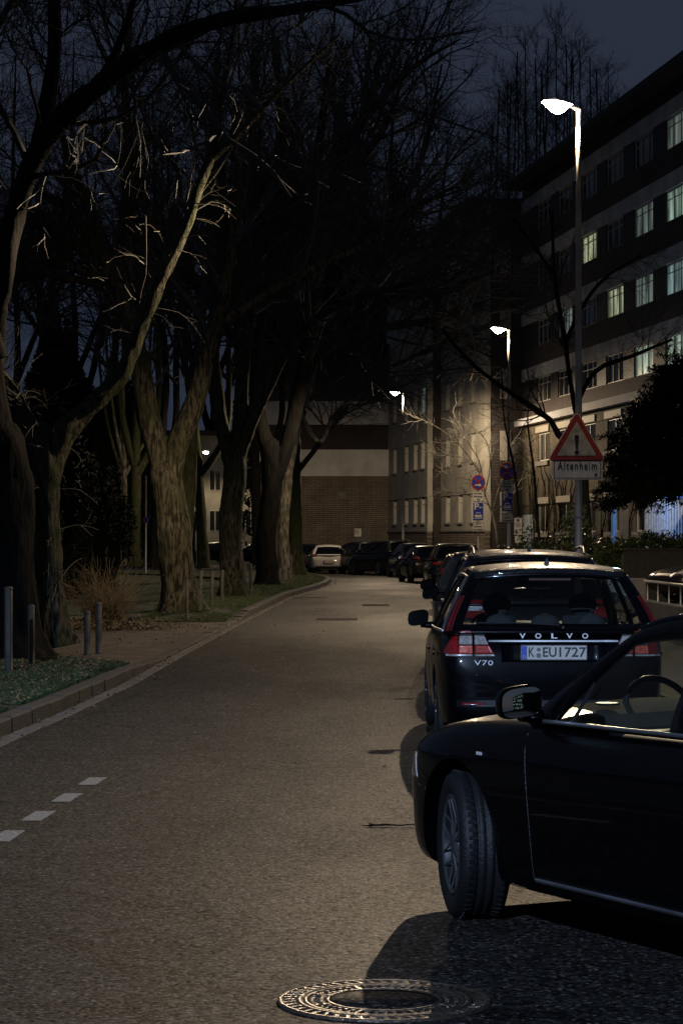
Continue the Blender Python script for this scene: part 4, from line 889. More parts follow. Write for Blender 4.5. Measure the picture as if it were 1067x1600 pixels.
for k, (uu, w) in enumerate([(16.0, 12), (22.0, 20)]):
    L = bpy.data.lights.new('porch_light', 'POINT'); L.energy = w * 2.4; L.color = (.30, .52, 1); L.shadow_soft_size = .15
    o = bpy.data.objects.new('porch_light', L); scene.collection.objects.link(o); o.parent = ent; o.location = (uu, 2.0, 3.1)
# pale house blocks beside the brick hall
def house(label, off, d0, d1, xs, rows, body, h=18.6, plinth=2.1, lit={}, off2=0, endw=2.2, name='house'):
    loc, rz = along_facade(off, d0); L = (d1 - d0) / .992; root = empty(name, label, 'building', loc, rz)
    cols = [round((off * F / (x - 56.) - d0) / .992, 1) for x in xs]
    facade(root, L, plinth, h, rows, cols, 1.35, 1.5, body, body, top=.0201, n=3, lit={k: v for k, v in lit.items()}, name='wall')
    m = MB(); m.box((L / 2, -.13, plinth / 2 - .01), (L, .3, plinth - .02)); m.build('plinth', brick_w, root)
    m = MB(); m.box((L / 2, .03, plinth), (L, .12, .08)); m.build('plinth_ledge', concrete, root)
    m = MB(); m.box((L / 2, -4.5, h / 2), (L - .02, 8.3, h - .1)); m.build('side_wall', brick_d, root)
    m = MB(); m.box((L / 2, -4, h + .12), (L + .5, 9.6, .22)); m.build('roof', MATS['roof_tile'], root)
    parts('window_sill', [((c, .03, zc - .80), (1.5, .12, .06)) for zc in rows for c in cols], concrete, root)
    return root
ra = [3.3, 6.4, 9.5, 12.6, 15.7]
hb = house('pale rendered house with three window columns behind the small lit tree', 22.55, 122, 135.2, (739, 718.5, 699), ra, render_w)
ha = house('pale rendered house corner joined to the brick hall behind the farthest lamp', 21.8, 135.2, 151, (616, 634.5, 648.5, 660), ra, render_w, lit={(2, round((21.8 * F / (660 - 56.) - 135.2) / .992, 1)): lit_teal})
parts('end_window', [((-.04, -1.05, zc), (.06, .55, 1.5)) for zc in ra], curt, hb)
# brick hall
hall = empty('brick_hall', 'windowless brown brick hall with a pale concrete band closing the end of the street', 'building', (-.6, 150, 0))
Xl, Xr = -4.6, 3.52
def slab(z0, z1, y, mm, nm): m = MB(); m.box(((Xl + Xr) / 2, y + 2, (z0 + z1) / 2), (Xr - Xl, 4, z1 - z0)); return m.build(nm, mm, hall)
slab(0, 5.56, .05, brick_w, 'brick_wall'); slab(5.56, 7.2, -.06, mat('band_concrete', (.68, .66, .60), .9, var=.2, vscale=.8), 'concrete_band'); slab(7.2, 8.75, .3, brick_d, 'dark_wall'); slab(8.75, 10.2, -.02, render_g, 'upper_band'); slab(10.2, 13.5, .5, brick_d, 'upper_wall')
m = MB(); m.tube([(-1.9, -.06, 0), (-1.9, -.06, 5.5)], .05, 8); m.build('downpipe', galv, hall)
parts('vent', [((.6, .03, 4.4), (.5, .05, .35)), ((-3.2, .03, 4.4), (.5, .05, .35))], black_pl, hall)
parts('steel_door', [((1.9, .03, 1.15), (1.1, .06, 2.3))], mat('steel_door', (.10, .095, .085), .6), hall)
m = MB(); m.box((-.6, 3, 13.6), (8.6, 7, .2)); m.build('roof', MATS['roof_tile'], hall)
# pale lit house across the park
fh = empty('far_house', 'pale lamp lit house with tall windows glimpsed between the trunks', 'building', (-10.2, 196, 0))
m = MB(); m.box((0, 2.2, 5), (10.5, 4, 10)); m.build('wall', render_w, fh)
parts('brick_pier', [((1.5, 0, 4.6), (.75, .4, 9.2)), ((3.7, 0, 4.6), (1.2, .4, 9.2))], brick_w, fh)
for x in (-3.4, -1.75, .0, 2.45):
    for z in (3.1, 6.4): window(fh, x, z, .95, 1.7, .12, pane=lit_teal if (x < -2 and z < 4) else None)
m = MB(); m.box((0, 2, 10.2), (11.2, 5.4, .4)); m.build('roof', MATS['roof_tile'], fh)
# low pavilion with slatted roof and blue lit front
pv = empty('pavilion', 'low pavilion with slatted roof and blue lit front beyond the park', 'building', (-12.4, 152, 0))
m = MB(); m.box((-.6, 1.6, 1.5), (7.5, .3, 3.0)); m.build('wall', mat('pavilion_wall', (.16, .13, .11), .8), pv)
m = MB(); m.box((-.2, -.2, 2.75), (6.0, .2, .55)); m.box((.35, .8, 1.5), (.25, .1, 2.2)); m.build('blue_fascia', mat('fascia_blue', (.16, .22, .38), .5), pv)
m = MB()
for k in range(17):
    m.box((-3.6 + k * .42, .9, 4.55), (.13, 3.2, .05), M=Matrix.Rotation(R(-28), 3, 'X'))
m.build('roof_slats', frame_w, pv)
parts('post', [((-3.2 + k * 1.1, -.1, 1.3), (.14, .14, 2.5)) for k in range(7)], post_m, pv)
L = bpy.data.lights.new('pavilion_light', 'POINT'); L.energy = 90; L.color = (.45, .6, 1); L.shadow_soft_size = .2
o = bpy.data.objects.new('pavilion_light', L); scene.collection.objects.link(o); o.parent = pv; o.location = (-.5, -1.6, 3.3)
# dark yard wall, pier, low wall and railing
m = MB(); m.box((0, 0, .72), (3.2, .3, 1.44)); m.box((0, 0, 1.465), (3.3, .36, .05)); tag(m.build('yard_wall', mat('dark_concrete', (.018, .017, .015), .9, var=.3, bump=.4), loc=(9.05, 64.4, 0), bevel=.01), 'dark low yard wall below the glossy hedge', 'wall')
m = MB(); m.box((0, 0, .47), (.34, .34, .94)); tag(m.build('concrete_pier', concrete, loc=(5.40, 44.6, .1), bevel=.015), 'square concrete pier at the head of the railing', 'pier')
m = MB(); m.box((0, 0, .28), (.22, 7.0, .56), rz=R(2)); tag(m.build('low_wall', concrete, loc=(5.62, 40.9, .1), bevel=.015), 'low concrete wall running under the metal railing', 'wall')
rl = empty('railing', 'painted metal railing standing on the low concrete wall', 'railing', (5.62, 40.9, .1))
m = MB(); m.tube([(-.10, 3.3, .90), (.12, -3.2, .90)], .025, 10); m.build('handrail', galv, rl)
for k in range(6):
    m = MB(); y = 3.0 - k * 1.15; m.tube([(-.1 + (3.3 - y) * .034, y, .54), (-.1 + (3.3 - y) * .034, y, .89)], .014, 8); m.build('baluster', galv, rl)

# ------------------------------------------------------------------ cars
def lerp(a, b, t): return a + (b - a) * t
def tyre_mb(m, r, w, seg=56):
    rr = r * .66
    m.lathe([(rr, -w * .40), (rr + .02, -w * .47), (r * .86, -w * .52), (r * .96, -w * .47), (r, -w * .36), (r, -w * .20), (r - .009, -w * .19), (r - .009, -w * .15), (r, -w * .14), (r + .001, -.006 - w * .02), (r - .008, -w * .02), (r - .008, w * .02), (r + .001, .006 + w * .02), (r, w * .14), (r - .009, w * .15), (r - .009, w * .19), (r, w * .20), (r, w * .36), (r * .96, w * .47), (r * .86, w * .52), (rr + .02, w * .47), (rr, w * .40)], seg, 'X')
def wheel(parent, x, y, r, w, side, steer=0, spokes=5, detail=False):
    t = MB(); tyre_mb(t, r, w)
    if detail:
        for k in range(60):
            a = 2 * PI * k / 60
            for s in (-1, 1): t.box((s * w * .28, (r + .0) * math.cos(a), (r + .0) * math.sin(a)), (w * .17, .017, .006), M=Matrix.Rotation(a, 3, 'X') @ Matrix.Rotation(R(12 * s), 3, 'Z') @ Matrix.Rotation(PI / 2, 3, 'X'))
    root = t.build('tyre', rubber, None)
    hub = bpy.data.objects.new('wheel', None); scene.collection.objects.link(hub); hub.parent = parent; hub.location = (x, y, r); hub.rotation_euler = (0, 0, steer); root.parent = hub
    m = MB(); rr = r * .66; o = side * w
    m.lathe([(rr, o * .38), (rr + .010, o * .46), (rr - .006, o * .47), (rr - .012, o * .42)], 40, 'X')
    bl = MB(); bl.lathe([(rr - .012, o * .42), (rr - .02, o * .30), (rr - .022, -o * .3)], 40, 'X'); bl.build('barrel', black_pl, hub)
    m.lathe([(.001, o * .44), (.035, o * .44), (.06, o * .40), (.065, o * .3)], 20, 'X')
    for k in range(spokes):
        a = 2 * PI * k / spokes
        for s in (-1, 1):
            b = a + s * (.30 if detail else .16); sw = .0065 if detail else .022
            p0 = (o * .41, .045 * math.cos(a), .045 * math.sin(a)); p1 = (o * .37, (rr * .55) * math.cos(a + s * .10), (rr * .55) * math.sin(a + s * .10)); p2 = (o * .44, (rr - .008) * math.cos(b), (rr - .008) * math.sin(b))
            m.tube([p0, p1, p2], [sw, sw * .8, sw], 6)
    m.build('rim', alloy if detail else mat('alloy_dull', (.10, .10, .10), .4, .4), hub)
    d = MB(); d.lathe([(.001, 0), (rr - .05, 0)], 24, 'X', c=(o * .1, 0, 0)); d.build('brake_disc', mat('brake', (.012, .011, .011), .6, .2), hub)
    return hub
def project(bvh, x, z, frm, off, alt=None):
    if frm == 'rear': o, d = Vector((x, -6, z)), Vector((0, 1, 0))
    elif frm == 'front': o, d = Vector((x, 6, z)), Vector((0, -1, 0))
    elif frm == 'left': o, d = Vector((-4, x, z)), Vector((1, 0, 0))
    else: o, d = Vector((4, x, z)), Vector((-1, 0, 0))
    h = bvh.ray_cast(o, d)
    if h[0] is None: return None
    return h[0] - d * off
def patch(bvh, quad, frm, off=.008, nu=8, nv=6, th=.02):
    """curved panel lying on the body inside a quad given in (across, up)"""
    m = MB(); G = {}
    (ax, az), (bx, bz), (cx, cz), (dx, dz) = quad; last = None
    for i in range(nu + 1):
        for j in range(nv + 1):
            u, v = i / nu, j / nv; x = lerp(lerp(ax, bx, u), lerp(dx, cx, u), v); z = lerp(lerp(az, bz, u), lerp(dz, cz, u), v)
            G[i, j] = project(bvh, x, z, frm, off)
    pts = [p for p in G.values() if p is not None]
    if not pts: return None
    for k, p in list(G.items()):
        if p is None: G[k] = min(pts, key=lambda q: (q - pts[0]).length)
    dv = {'rear': Vector((0, 1, 0)), 'front': Vector((0, -1, 0)), 'left': Vector((1, 0, 0)), 'right': Vector((-1, 0, 0))}[frm]
    V = [G[i, j] for i in range(nu + 1) for j in range(nv + 1)]; nV = len(V); V += [p + dv * th for p in V]
    id_ = lambda i, j: i * (nv + 1) + j
    Fs = [(id_(i, j), id_(i + 1, j), id_(i + 1, j + 1), id_(i, j + 1)) for i in range(nu) for j in range(nv)]
    e = [id_(i, 0) for i in range(nu)] + [id_(nu, j) for j in range(nv)] + [id_(i, nv) for i in range(nu, 0, -1)] + [id_(0, j) for j in range(nv, 0, -1)]
    Fs += [(e[k], e[(k + 1) % len(e)], e[(k + 1) % len(e)] + nV, e[k] + nV) for k in range(len(e))]
    m.add(V, Fs, True); return m
ROOFR = {}
def car(name, label, cat, loc, head, p, paint, roofp=None, group=None, steer=0):
    """y forward, x to the right; the root stands on the ground at the car's centre"""
    root = empty(name, label, cat, loc, head, group)
    L, W, H = p['L'], p['W'], p['H']; w = W / 2; r = p.get('r', .33); fy, ry = p['fy'], p['ry']; detail = p.get('detail', False)
    # body shell
    S = p['stations']; fine = []
    for (a, b) in zip(S, S[1:]):
        k = max(1, int(abs(a[0] - b[0]) / .22))
        for i in range(k): fine.append(tuple(lerp(a[q], b[q], i / k) for q in range(5)))
    fine.append(S[-1]); rings = []
    for (y, ww, zb, zs, zt) in fine:
        h = zs - zb
        half = [(0, zb), (ww * .55, zb), (ww * .92, zb + .015), (ww * .972, zb + .09), (ww * .985, zb + h * .35), (ww, zb + h * .62), (ww * .992, zs - .11), (ww * .965, zs - .03), (ww * .90, zs + .008), (ww * .5, lerp(zs, zt, .85)), (0, zt)]
        rings.append([(x, y, z) for x, z in half] + [(-x, y, z) for x, z in half[-2:0:-1]])
    m = MB(); n = len(rings[0]); V = [q for rg in rings for q in rg]
    Fs = [(i * n + k, (i + 1) * n + k, (i + 1) * n + (k + 1) % n, i * n + (k + 1) % n) for i in range(len(rings) - 1) for k in range(n)]
    Fs += [tuple(range(n)), tuple((len(rings) - 1) * n + k for k in reversed(range(n)))]
    m.add(V, Fs, True); body = m.build('body', paint, None)
    bm = bmesh.new(); bm.from_mesh(body.data); bmesh.ops.recalc_face_normals(bm, faces=bm.faces); bm.to_mesh(body.data); bm.free()
    sb = body.modifiers.new('s', 'SUBSURF'); sb.levels = 1; sb.render_levels = 1
    cut = MB()
    for yy_ in (fy, ry):
        for s in (-1, 1): cut.lathe([(.001, w * .52), (r + .055, w * .52), (r + .06, w * 1.1), (.001, w * 1.1)] if s > 0 else [(.001, -w * 1.1), (r + .06, -w * 1.1), (r + .055, -w * .52), (.001, -w * .52)], 40, 'X', c=(0, yy_, r + .005))
    co = cut.build('cut', black_pl, None)
    bm = bmesh.new(); bm.from_mesh(co.data); bmesh.ops.remove_doubles(bm, verts=bm.verts, dist=.002); bmesh.ops.recalc_face_normals(bm, faces=bm.faces); bm.to_mesh(co.data); bm.free()
    bo = body.modifiers.new('b', 'BOOLEAN'); bo.object = co; bo.operation = 'DIFFERENCE'; bo.solver = 'EXACT'
    me = evaluated(body); bpy.data.objects.remove(body); bpy.data.objects.remove(co); me.name = 'body'
    me.set_sharp_from_angle(angle=R(38)); body = link('body', me, None, root)
    # cabin
    c = p['cab']; zb0 = c.get('zb', S[3][4] - .03)
    def yf(t): return lerp(c['cowl'], c['wst'], t ** 1.08)
    def yr(t): return lerp(c['rb'], c['rt'], t ** c.get('rp', 1.0))
    wb, wr = w * c.get('wb', .93), w * c.get('wr', .66)
    def wid(t): return lerp(wb, wr, t ** 1.25)
    def belt(y): return lerp(c['bf'], c['br'], (c['cowl'] - y) / (c['cowl'] - c['rb']))
    def roofz(s): s = min(1, max(0, s)); return H - c.get('crown', .05) - c.get('hf', .09) * (1 - s) ** c.get('hfp', 2.2) - c.get('hr', .06) * s ** 3
    def zz(s, t): return lerp(lerp(c['bf'], c['br'], s), roofz(s), t)
    def side(sg, s, t): 
        y = lerp(yf(t), yr(t), s); bul = .03 * math.sin(PI * s); return Vector((sg * (wid(t) + bul * (1 - .5 * t)), y, zz(s, t)))
    crown = c.get('crown', .05)
    def front(q, t): x = q * wid(t); return Vector((x, yf(t) + c.get('bulf', .16) * (1 - q * q), zz(0, t) + crown * .8 * (1 - q * q) * t))
    def rear(q, t): x = q * wid(t); return Vector((x, yr(t) - c.get('bulr', .10) * (1 - q * q), zz(1, t) + crown * .8 * (1 - q * q) * t))
    T0, T1 = .05, c.get('T1', .90); ts = [0, T0] + [lerp(T0, T1, k / 8) for k in range(1, 8)] + [T1, .94, 1]
    win = c['win']; us = sorted(set([0, 1] + [round(v, 4) for ab in win for v in ab] + [round(lerp(a, b, k / 6), 4) for a, b in win for k in range(1, 6)]))
    Fm = MB(); glassw = []
    def inw(u0, u1): return any(a - 1e-4 <= u0 and u1 <= b + 1e-4 for a, b in win)
    for sg in (-1, 1):
        V = [side(sg, u, t) for u in us for t in ts]; k = len(ts)
        Fs = [(i * k + j, (i + 1) * k + j, (i + 1) * k + j + 1, i * k + j + 1)[::sg] for i in range(len(us) - 1) for j in range(k - 1) if not (inw(us[i], us[i + 1]) and T0 - 1e-6 <= ts[j] and ts[j + 1] <= T1 + 1e-6)]
        Fm.add(V, Fs, True)
        for a, b in win:
            g_ = MB(); g_.grid(lambda u, v: side(sg, lerp(a - .003, b + .003, u), lerp(T0 - .01, T1 + .01, v)) - Vector((sg * .012, 0, 0)), 6, 8); glassw.append(('side_window', g_))
    qs = [-1, -.93] + [lerp(-.93, .93, k / 10) for k in range(1, 10)] + [.93, 1]; qr = [-1, -c.get('dp', .84)] + [lerp(-c.get('dp', .84), c.get('dp', .84), k / 10) for k in range(1, 10)] + [c.get('dp', .84), 1]
    TR0 = c.get('rw0', .10); TR1 = c.get('rw1', .88); tr = sorted(set(ts + [TR0, TR1]))
    for fn, qq, t0, t1, nm, tt in ((front, qs, T0, .94, 'windshield', sorted(set(ts + [.94]))), (rear, qr, TR0, TR1, 'rear_window', tr)):
        V = [fn(q, t) for q in qq for t in tt]; k = len(tt); fl = 1 if nm == 'windshield' else -1
        Fs = [(i * k + j, (i + 1) * k + j, (i + 1) * k + j + 1, i * k + j + 1)[::fl] for i in range(len(qq) - 1) for j in range(k - 1) if not (0 < i < len(qq) - 2 and t0 - 1e-6 <= tt[j] and tt[j + 1] <= t1 + 1e-6)]
        Fm.add(V, Fs, True); lim = qq[1]
        g_ = MB(); g_.grid(lambda u, v: fn(lerp(lim - .01, -lim + .01, u), lerp(t0 - .01, t1 + .01, v)) + Vector((0, -.008 if nm == 'windshield' else .008, 0)), 12, 8); glassw.append((nm, g_))
    nr = 14
    Rf = MB()
    Rf.grid(lambda u, v: (lambda s, q: (lambda x, yfr, yre: Vector((x, lerp(yfr, yre, s), (roofz(s) + crown * .8 * (1 - q * q) + crown * .2 * math.sin(PI * s) * (1 - q * q)))))(q * (wid(1) + .03 * math.sin(PI * s) * .5), yf(1) + c.get('bulf', .16) * (1 - q * q), yr(1) - c.get('bulr', .10) * (1 - q * q)))(u, v * 2 - 1), 20, nr)
    if c.get('spoiler'):
        Rf.grid(lambda u, v: Vector(((v * 2 - 1) * wid(1) * .97, rear(v * 2 - 1, 1).y - c['spoiler'] * u + .01, rear(v * 2 - 1, 1).z + .006 - .03 * u)), 3, 10)
        Rf.grid(lambda u, v: Vector(((v * 2 - 1) * wid(1) * .97, rear(v * 2 - 1, 1).y - c['spoiler'] * (1 - u) + .01, rear(v * 2 - 1, 1).z - .024 - .02 * u)), 3, 10)
    fo = Fm.build('pillars', paint, root); so = fo.modifiers.new('t', 'SOLIDIFY'); so.thickness = .028; so.offset = -1 if True else 0
    me = fo.data; bm = bmesh.new(); bm.from_mesh(me); bmesh.ops.remove_doubles(bm, verts=bm.verts, dist=.0005); bmesh.ops.recalc_face_normals(bm, faces=bm.faces); bm.to_mesh(me); bm.free()
    ro = Rf.build('roof', roofp or paint, root)
    so = ro.modifiers.new('t', 'SOLIDIFY'); so.thickness = .02; so.offset = 0
    gm = p.get('glass', glass_d)
    for nm, g_ in glassw: g_.build(nm, gm, root)
    bvh = BVHTree.FromPolygons([Vector(v.co) for v in body.data.vertices] + [Vector(v.co) for v in fo.data.vertices], [tuple(f.vertices) for f in body.data.polygons] + [tuple(k + len(body.data.vertices) for k in f.vertices) for f in fo.data.polygons])
    if p.get('trim'):
        sm_ = mat('satin_trim', (.5, .5, .52), .3, .9)
        for s in (-1, 1):
            uu = [lerp(win[0][0] - .01, win[-1][1] + .012, k / 18) for k in range(19)]; o_x = Vector((s * .006, 0, 0))
            m = MB(); m.tube([tuple(side(s, u, .925) + o_x) for u in uu] + [tuple(side(s, uu[-1], t) + o_x) for t in (.7, .45, .2, .045)], .007, 6); m.build('window_trim', sm_, root)
            m = MB(); m.tube([tuple(side(s, u, .03) + o_x) for u in uu], .008, 6); m.build('belt_trim', sm_, root)
    # running gear
    for yy_, st in ((fy, steer), (ry, 0)):
        for s in (-1, 1): wheel(root, s * (w - p.get('tw', .215) / 2 - .02), yy_, r, p.get('tw', .215), s, st, 7 if detail else 5, detail)
    m = MB(); m.box((0, (fy + ry) / 2, .27), (W * .5, L * .86, .16)); m.build('underbody', black_pl, root)
    # cabin inside
    m = MB(); zs_ = c['bf'] - .01
    for sx in (-.37, .37):
        yb_ = c['wst'] - .95 if not p.get('seaty') else p['seaty']
        m.grid(lambda u, v: Vector((sx + .22 * math.cos(2 * PI * u) * (1 - .25 * v), yb_ - .16 * v + .07 * math.sin(2 * PI * u), zs_ - .25 + .42 * v)), 16, 5)
        m.grid(lambda u, v: Vector((sx + .125 * math.sin(PI * v) ** .5 * math.cos(2 * PI * u), yb_ - .20 + .05 * math.sin(PI * v) ** .5 * math.sin(2 * PI * u), zs_ + .15 + .22 * v)), 16, 8)
    m.build('front_seat', seat_m, root)
    m = MB()
    for sx in (-.38, 0, .38):
        m.grid(lambda u, v: Vector((sx + .12 * math.sin(PI * v) ** .5 * math.cos(2 * PI * u), c['wst'] - 1.75 + .05 * math.sin(PI * v) ** .5 * math.sin(2 * PI * u), zs_ + .04 + .17 * v)), 14, 6)
    m.box((0, c['wst'] - 1.72, zs_ - .03), (W * .72, .16, .16)); m.build('rear_seat', seat_m, root)
    m = MB(); m.grid(lambda u, v: Vector(((v * 2 - 1) * wb * .93, lerp(c['cowl'] + p.get('df', .02), c['cowl'] - .62, u), c['bf'] + p.get('dz', .005) + (.055 * math.sin(PI * min(1, u * 1.1)) * (.55 + .45 * math.exp(-((v - .28) / .16) ** 2)) if u < .93 else -.1))), 16, 30)
    m.build('dashboard', dash_m, root)
    m = MB(); cc = Vector((-.36, c['cowl'] - .72, c['bf'] - .02)) if not p.get('sw') else Vector(p['sw']); tl = R(62)
    def wp(rad, a, dz=0): return cc + Vector((rad * math.cos(a), (rad * math.sin(a)) * math.cos(tl) * -1 * -1, rad * math.sin(a) * math.sin(tl))) + Vector((0, -dz, 0))
    m.tube([wp(.185, 2 * PI * k / 28) for k in range(29)], .015, 8, False)
    for a in (R(0), R(180), R(270)): m.tube([wp(.03, a, .01), wp(.18, a)], .014, 6)
    m.lathe([(.001, -.02), (.06, -.02), (.065, .02), (.001, .02)], 16, 'Y', c=tuple(cc)); m.build('steering_wheel', black_pl if not detail else mat('wheel_leather', (.035, .033, .032), .32), root)
    # mirrors
    for s in (-1, 1):
        mz = c['bf'] + p.get('mz', .07); my = c['cowl'] - p.get('my', .42); mx_ = w * .955
        m = MB(); m.grid(lambda u, v: (lambda a, b: Vector((s * (mx_ + .155) + .105 * math.cos(a) * math.sin(b) ** .6 * (1.0), my + .075 * (1 - .0) * math.cos(b) if False else my + .07 - .11 * (u and 0), mz)))(2 * PI * u, PI * v), 1, 1, keep=lambda i, j: False)
        def hp(u, v, sc=1):
            a = 2 * PI * u; b = v
            ex = .095; ez = .072; pw_ = .6
            cx_ = math.copysign(abs(math.cos(a)) ** pw_, math.cos(a)); cz_ = math.copysign(abs(math.sin(a)) ** pw_, math.sin(a))
            k = (1 - b ** 2.4) ** .5
            return Vector((s * (w + .075) + ex * cx_ * k * sc, my + .02 + .105 * b, mz + .02 + ez * cz_ * k * sc - .012 * s * cx_))
        m.grid(lambda u, v: hp(u, min(v, .9999)), 20, 8)
        m.tube([(s * w * .93, my + .06, mz - .05), (s * (w + .05), my + .05, mz - .045)], [.035, .025], 8)
        mo = m.build('side_mirror', paint, root)
        g2 = MB(); g2.grid(lambda u, v: Vector((hp(u, 0, .90 * max(v, .001)).x, my + .028, hp(u, 0, .90 * max(v, .001)).z)), 20, 3)
        for i in range(len(g2.v)):
            x_, y_, z_ = g2.v[i]; cxx = s * (w + .075); kx = (x_ - cxx)
            g2.v[i] = (x_, my - .012 + (z_ - mz - .02) * p.get('tilt', 0) - (p.get('convex', 0) * (.0095 - kx * kx - (z_ - mz - .02) ** 2)) + kx * math.tan(s * p.get('mirror_turn', R(6))), z_)
        g2.build('mirror_glass', mirror_m if detail else mirror_dk, mo)
    # lights, plate, trim
    for nm, quad, mm, frm in p.get('patches', ()):
        if frm == 'rear_lr' or frm == 'front_lr':
            for s in (-1, 1):
                q = [(s * x, z) for x, z in quad]; pm_ = patch(bvh, q, frm[:-3], .010)
                if pm_: pm_.build(nm, mm, root)
        else:
            pm_ = patch(bvh, quad, frm, .010)
            if pm_: pm_.build(nm, mm, root)
    if 'plate' in p:
        zc, txt, tx = p['plate']; q = project(bvh, 0, zc, 'rear', .01)
        if q is None: q = Vector((0, -L / 2, zc))
        q1 = project(bvh, 0, zc - .05, 'rear', .01); q2 = project(bvh, 0, zc + .05, 'rear', .01)
        yp = min(v.y for v in (q, q1 or q, q2 or q))
        m = MB(); m.prism(round_rect(.535, .125, .008), .012, .0); m_ = m.build('number_plate', black_pl, root, loc=(0, yp - .012, zc))
        m = MB(); m.prism(round_rect(.52, .11, .008), .002, -.004); m.build('plate_face', plate_m, m_)
        m = MB(); m.prism([(-.258, -.053), (-.216, -.053), (-.216, .053), (-.258, .053)], -.0045, -.006); m.build('blue_band', plate_b, m_)
        if txt:
            lettering('lettering', txt[0], .108, letter_m, m_, (-.183, -.006, 0), width=.047, bold=.0015)
            lettering('lettering', txt[1], .108, letter_m, m_, (-.035, -.006, 0), width=.108, bold=.0015)
            lettering('lettering', txt[2], .108, letter_m, m_, (.138, -.006, 0), width=.215, bold=.0015)
            lettering('lettering', 'D', .03, plate_m, m_, (-.237, -.0075, -.034))
            for zq, rq in ((.024, .016), (-.024, .02)):
                m = MB(); m.prism([(-.122 + rq * math.cos(2*PI*k/16), zq + rq * math.sin(2*PI*k/16)) for k in range(16)], -.0045, -.0065); m.build('seal', mat('plate_seal', (.12, .12, .11), .5), m_)
        else: lettering('lettering', tx, .085, letter_m, m_, (.02, -.006, 0), width=.40)
    if p.get('rails'):
        for s in (-1, 1):
            pts = [side(s, u, 1) + Vector((s * -.06, 0, dz)) for u, dz in ((.10, .03), (.14, .065), (.30, .085), (.6, .085), (.80, .075), (.86, .055), (.885, .02))]
            m = MB(); m.tube(pts, .016, 8); m.build('roof_rail', alloy, root)
    if p.get('fin'):
        q = rear(0, 1); yb_ = q.y + .32; zt_ = roofz(.9) + crown + .004
        m = MB(); m.add([(-.022, yb_ - .07, zt_), (.022, yb_ - .07, zt_), (.022, yb_ + .07, zt_), (-.022, yb_ + .07, zt_), (-.003, yb_ - .055, zt_ + .058), (.003, yb_ - .055, zt_ + .058)], [(0, 1, 5, 4), (1, 2, 5), (2, 3, 4, 5), (3, 0, 4), (0, 3, 2, 1)]); m.build('antenna_fin', black_pl, root)
    if p.get('aerial'):
        m = MB(); q = side(1, .2, 1); m.tube([(0, q.y, H - .01), (0, q.y - .12, H + .38)], .004, 6); m.build('aerial', black_pl, root)
    if p.get('handles', True):
        for s in (-1, 1):
            for yy_ in p.get('hy', (c['wst'] - .95, c['wst'] - 1.9)):
                q = project(bvh, yy_, c['bf'] - .13, 'left' if s < 0 else 'right', .025)
                if q is not None: m = MB(); m.box(tuple(q), (.022, .19, .024)); m.build('door_handle', paint, root, bevel=.006)
    # door gaps
    gp = p.get('gaps')
    if gp:
        for y_, z0_, z1_, dy in gp:
            for s in (-1, 1):
                m = MB(); pts = []
                for k in range(9):
                    z = lerp(z0_, z1_, k / 8); q = project(bvh, y_ + dy * (k / 8) ** 2, z, 'left' if s < 0 else 'right', .0)
                    if q is not None: pts.append(q)
                if len(pts) > 2: m.tube(pts, .003, 4); m.build('door_seam', rubber, root)
    root['_k'] = 0; del root['_k']
    p['_fn'] = (side, front, rear, roofz, belt, bvh, body); return root
def wagon(L=4.82, W=1.86, H=1.55, **k):
    h = L / 2; b = H - 1.55
    p = dict(L=L, W=W, H=H, fy=h - .93, ry=-h + 1.07, r=.335,
        stations=[(h - .01, W * .33, .34, .56, .60), (h - .07, W * .42, .26, .62, .68), (h - .32, W * .47, .21, .74, .82 + b * .5), (h - .95, W * .492, .19, .84 + b * .6, .93 + b * .7), (h - 1.45, W * .5, .19, .92 + b * .7, .985 + b * .8), (.3, W * .5, .19, .96 + b * .8, .985 + b * .8), (-1.2, W * .5, .19, .99 + b * .8, 1.0 + b * .8), (-h + .42, W * .492, .22, 1.0 + b * .8, 1.01 + b * .8), (-h + .17, W * .475, .27, .99 + b * .8, 1.01 + b * .8), (-h + .06, W * .45, .30, .93 + b * .8, .99 + b * .8), (-h + .01, W * .43, .36, .66, .70)],
        cab=dict(cowl=h - 1.42, wst=h - 2.15, rb=-h + .10, rt=-h + .52, bf=.955 + b * .8, br=1.0 + b * .8, win=[(.05, .33), (.365, .62), (.65, .90)], wr=.68, hr=.045),
        gaps=[(h - 1.42, .3, .9 + b * .7, -.02), (h - 2.45, .3, .92 + b * .7, 0), (h - 3.35, .45, .95 + b * .7, -.1)])
    p['cab'].update(k.pop('cab', {})); p.update(k); return p
def tails(z0, z1, w, inner=.47, low=0):
    return [('tail_lamp', [(w * inner, z1), (w * .985, z1), (w * .985, z0), (w * inner, z0 + low)], red_l, 'rear_lr'), ('reversing_lamp', [(w * inner, (z0 + z1) / 2 + .025), (w * .72, (z0 + z1) / 2 + .025), (w * .72, (z0 + z1) / 2 - .02), (w * inner, (z0 + z1) / 2 - .02)], clear_l, 'rear_lr')]
clear_s = mat('smoked_lens', (.34, .31, .28), .2, .1, var=.45, vscale=40, coat=1)
badge_m = mat('badge_silver', (.75, .74, .72), .38, .35)
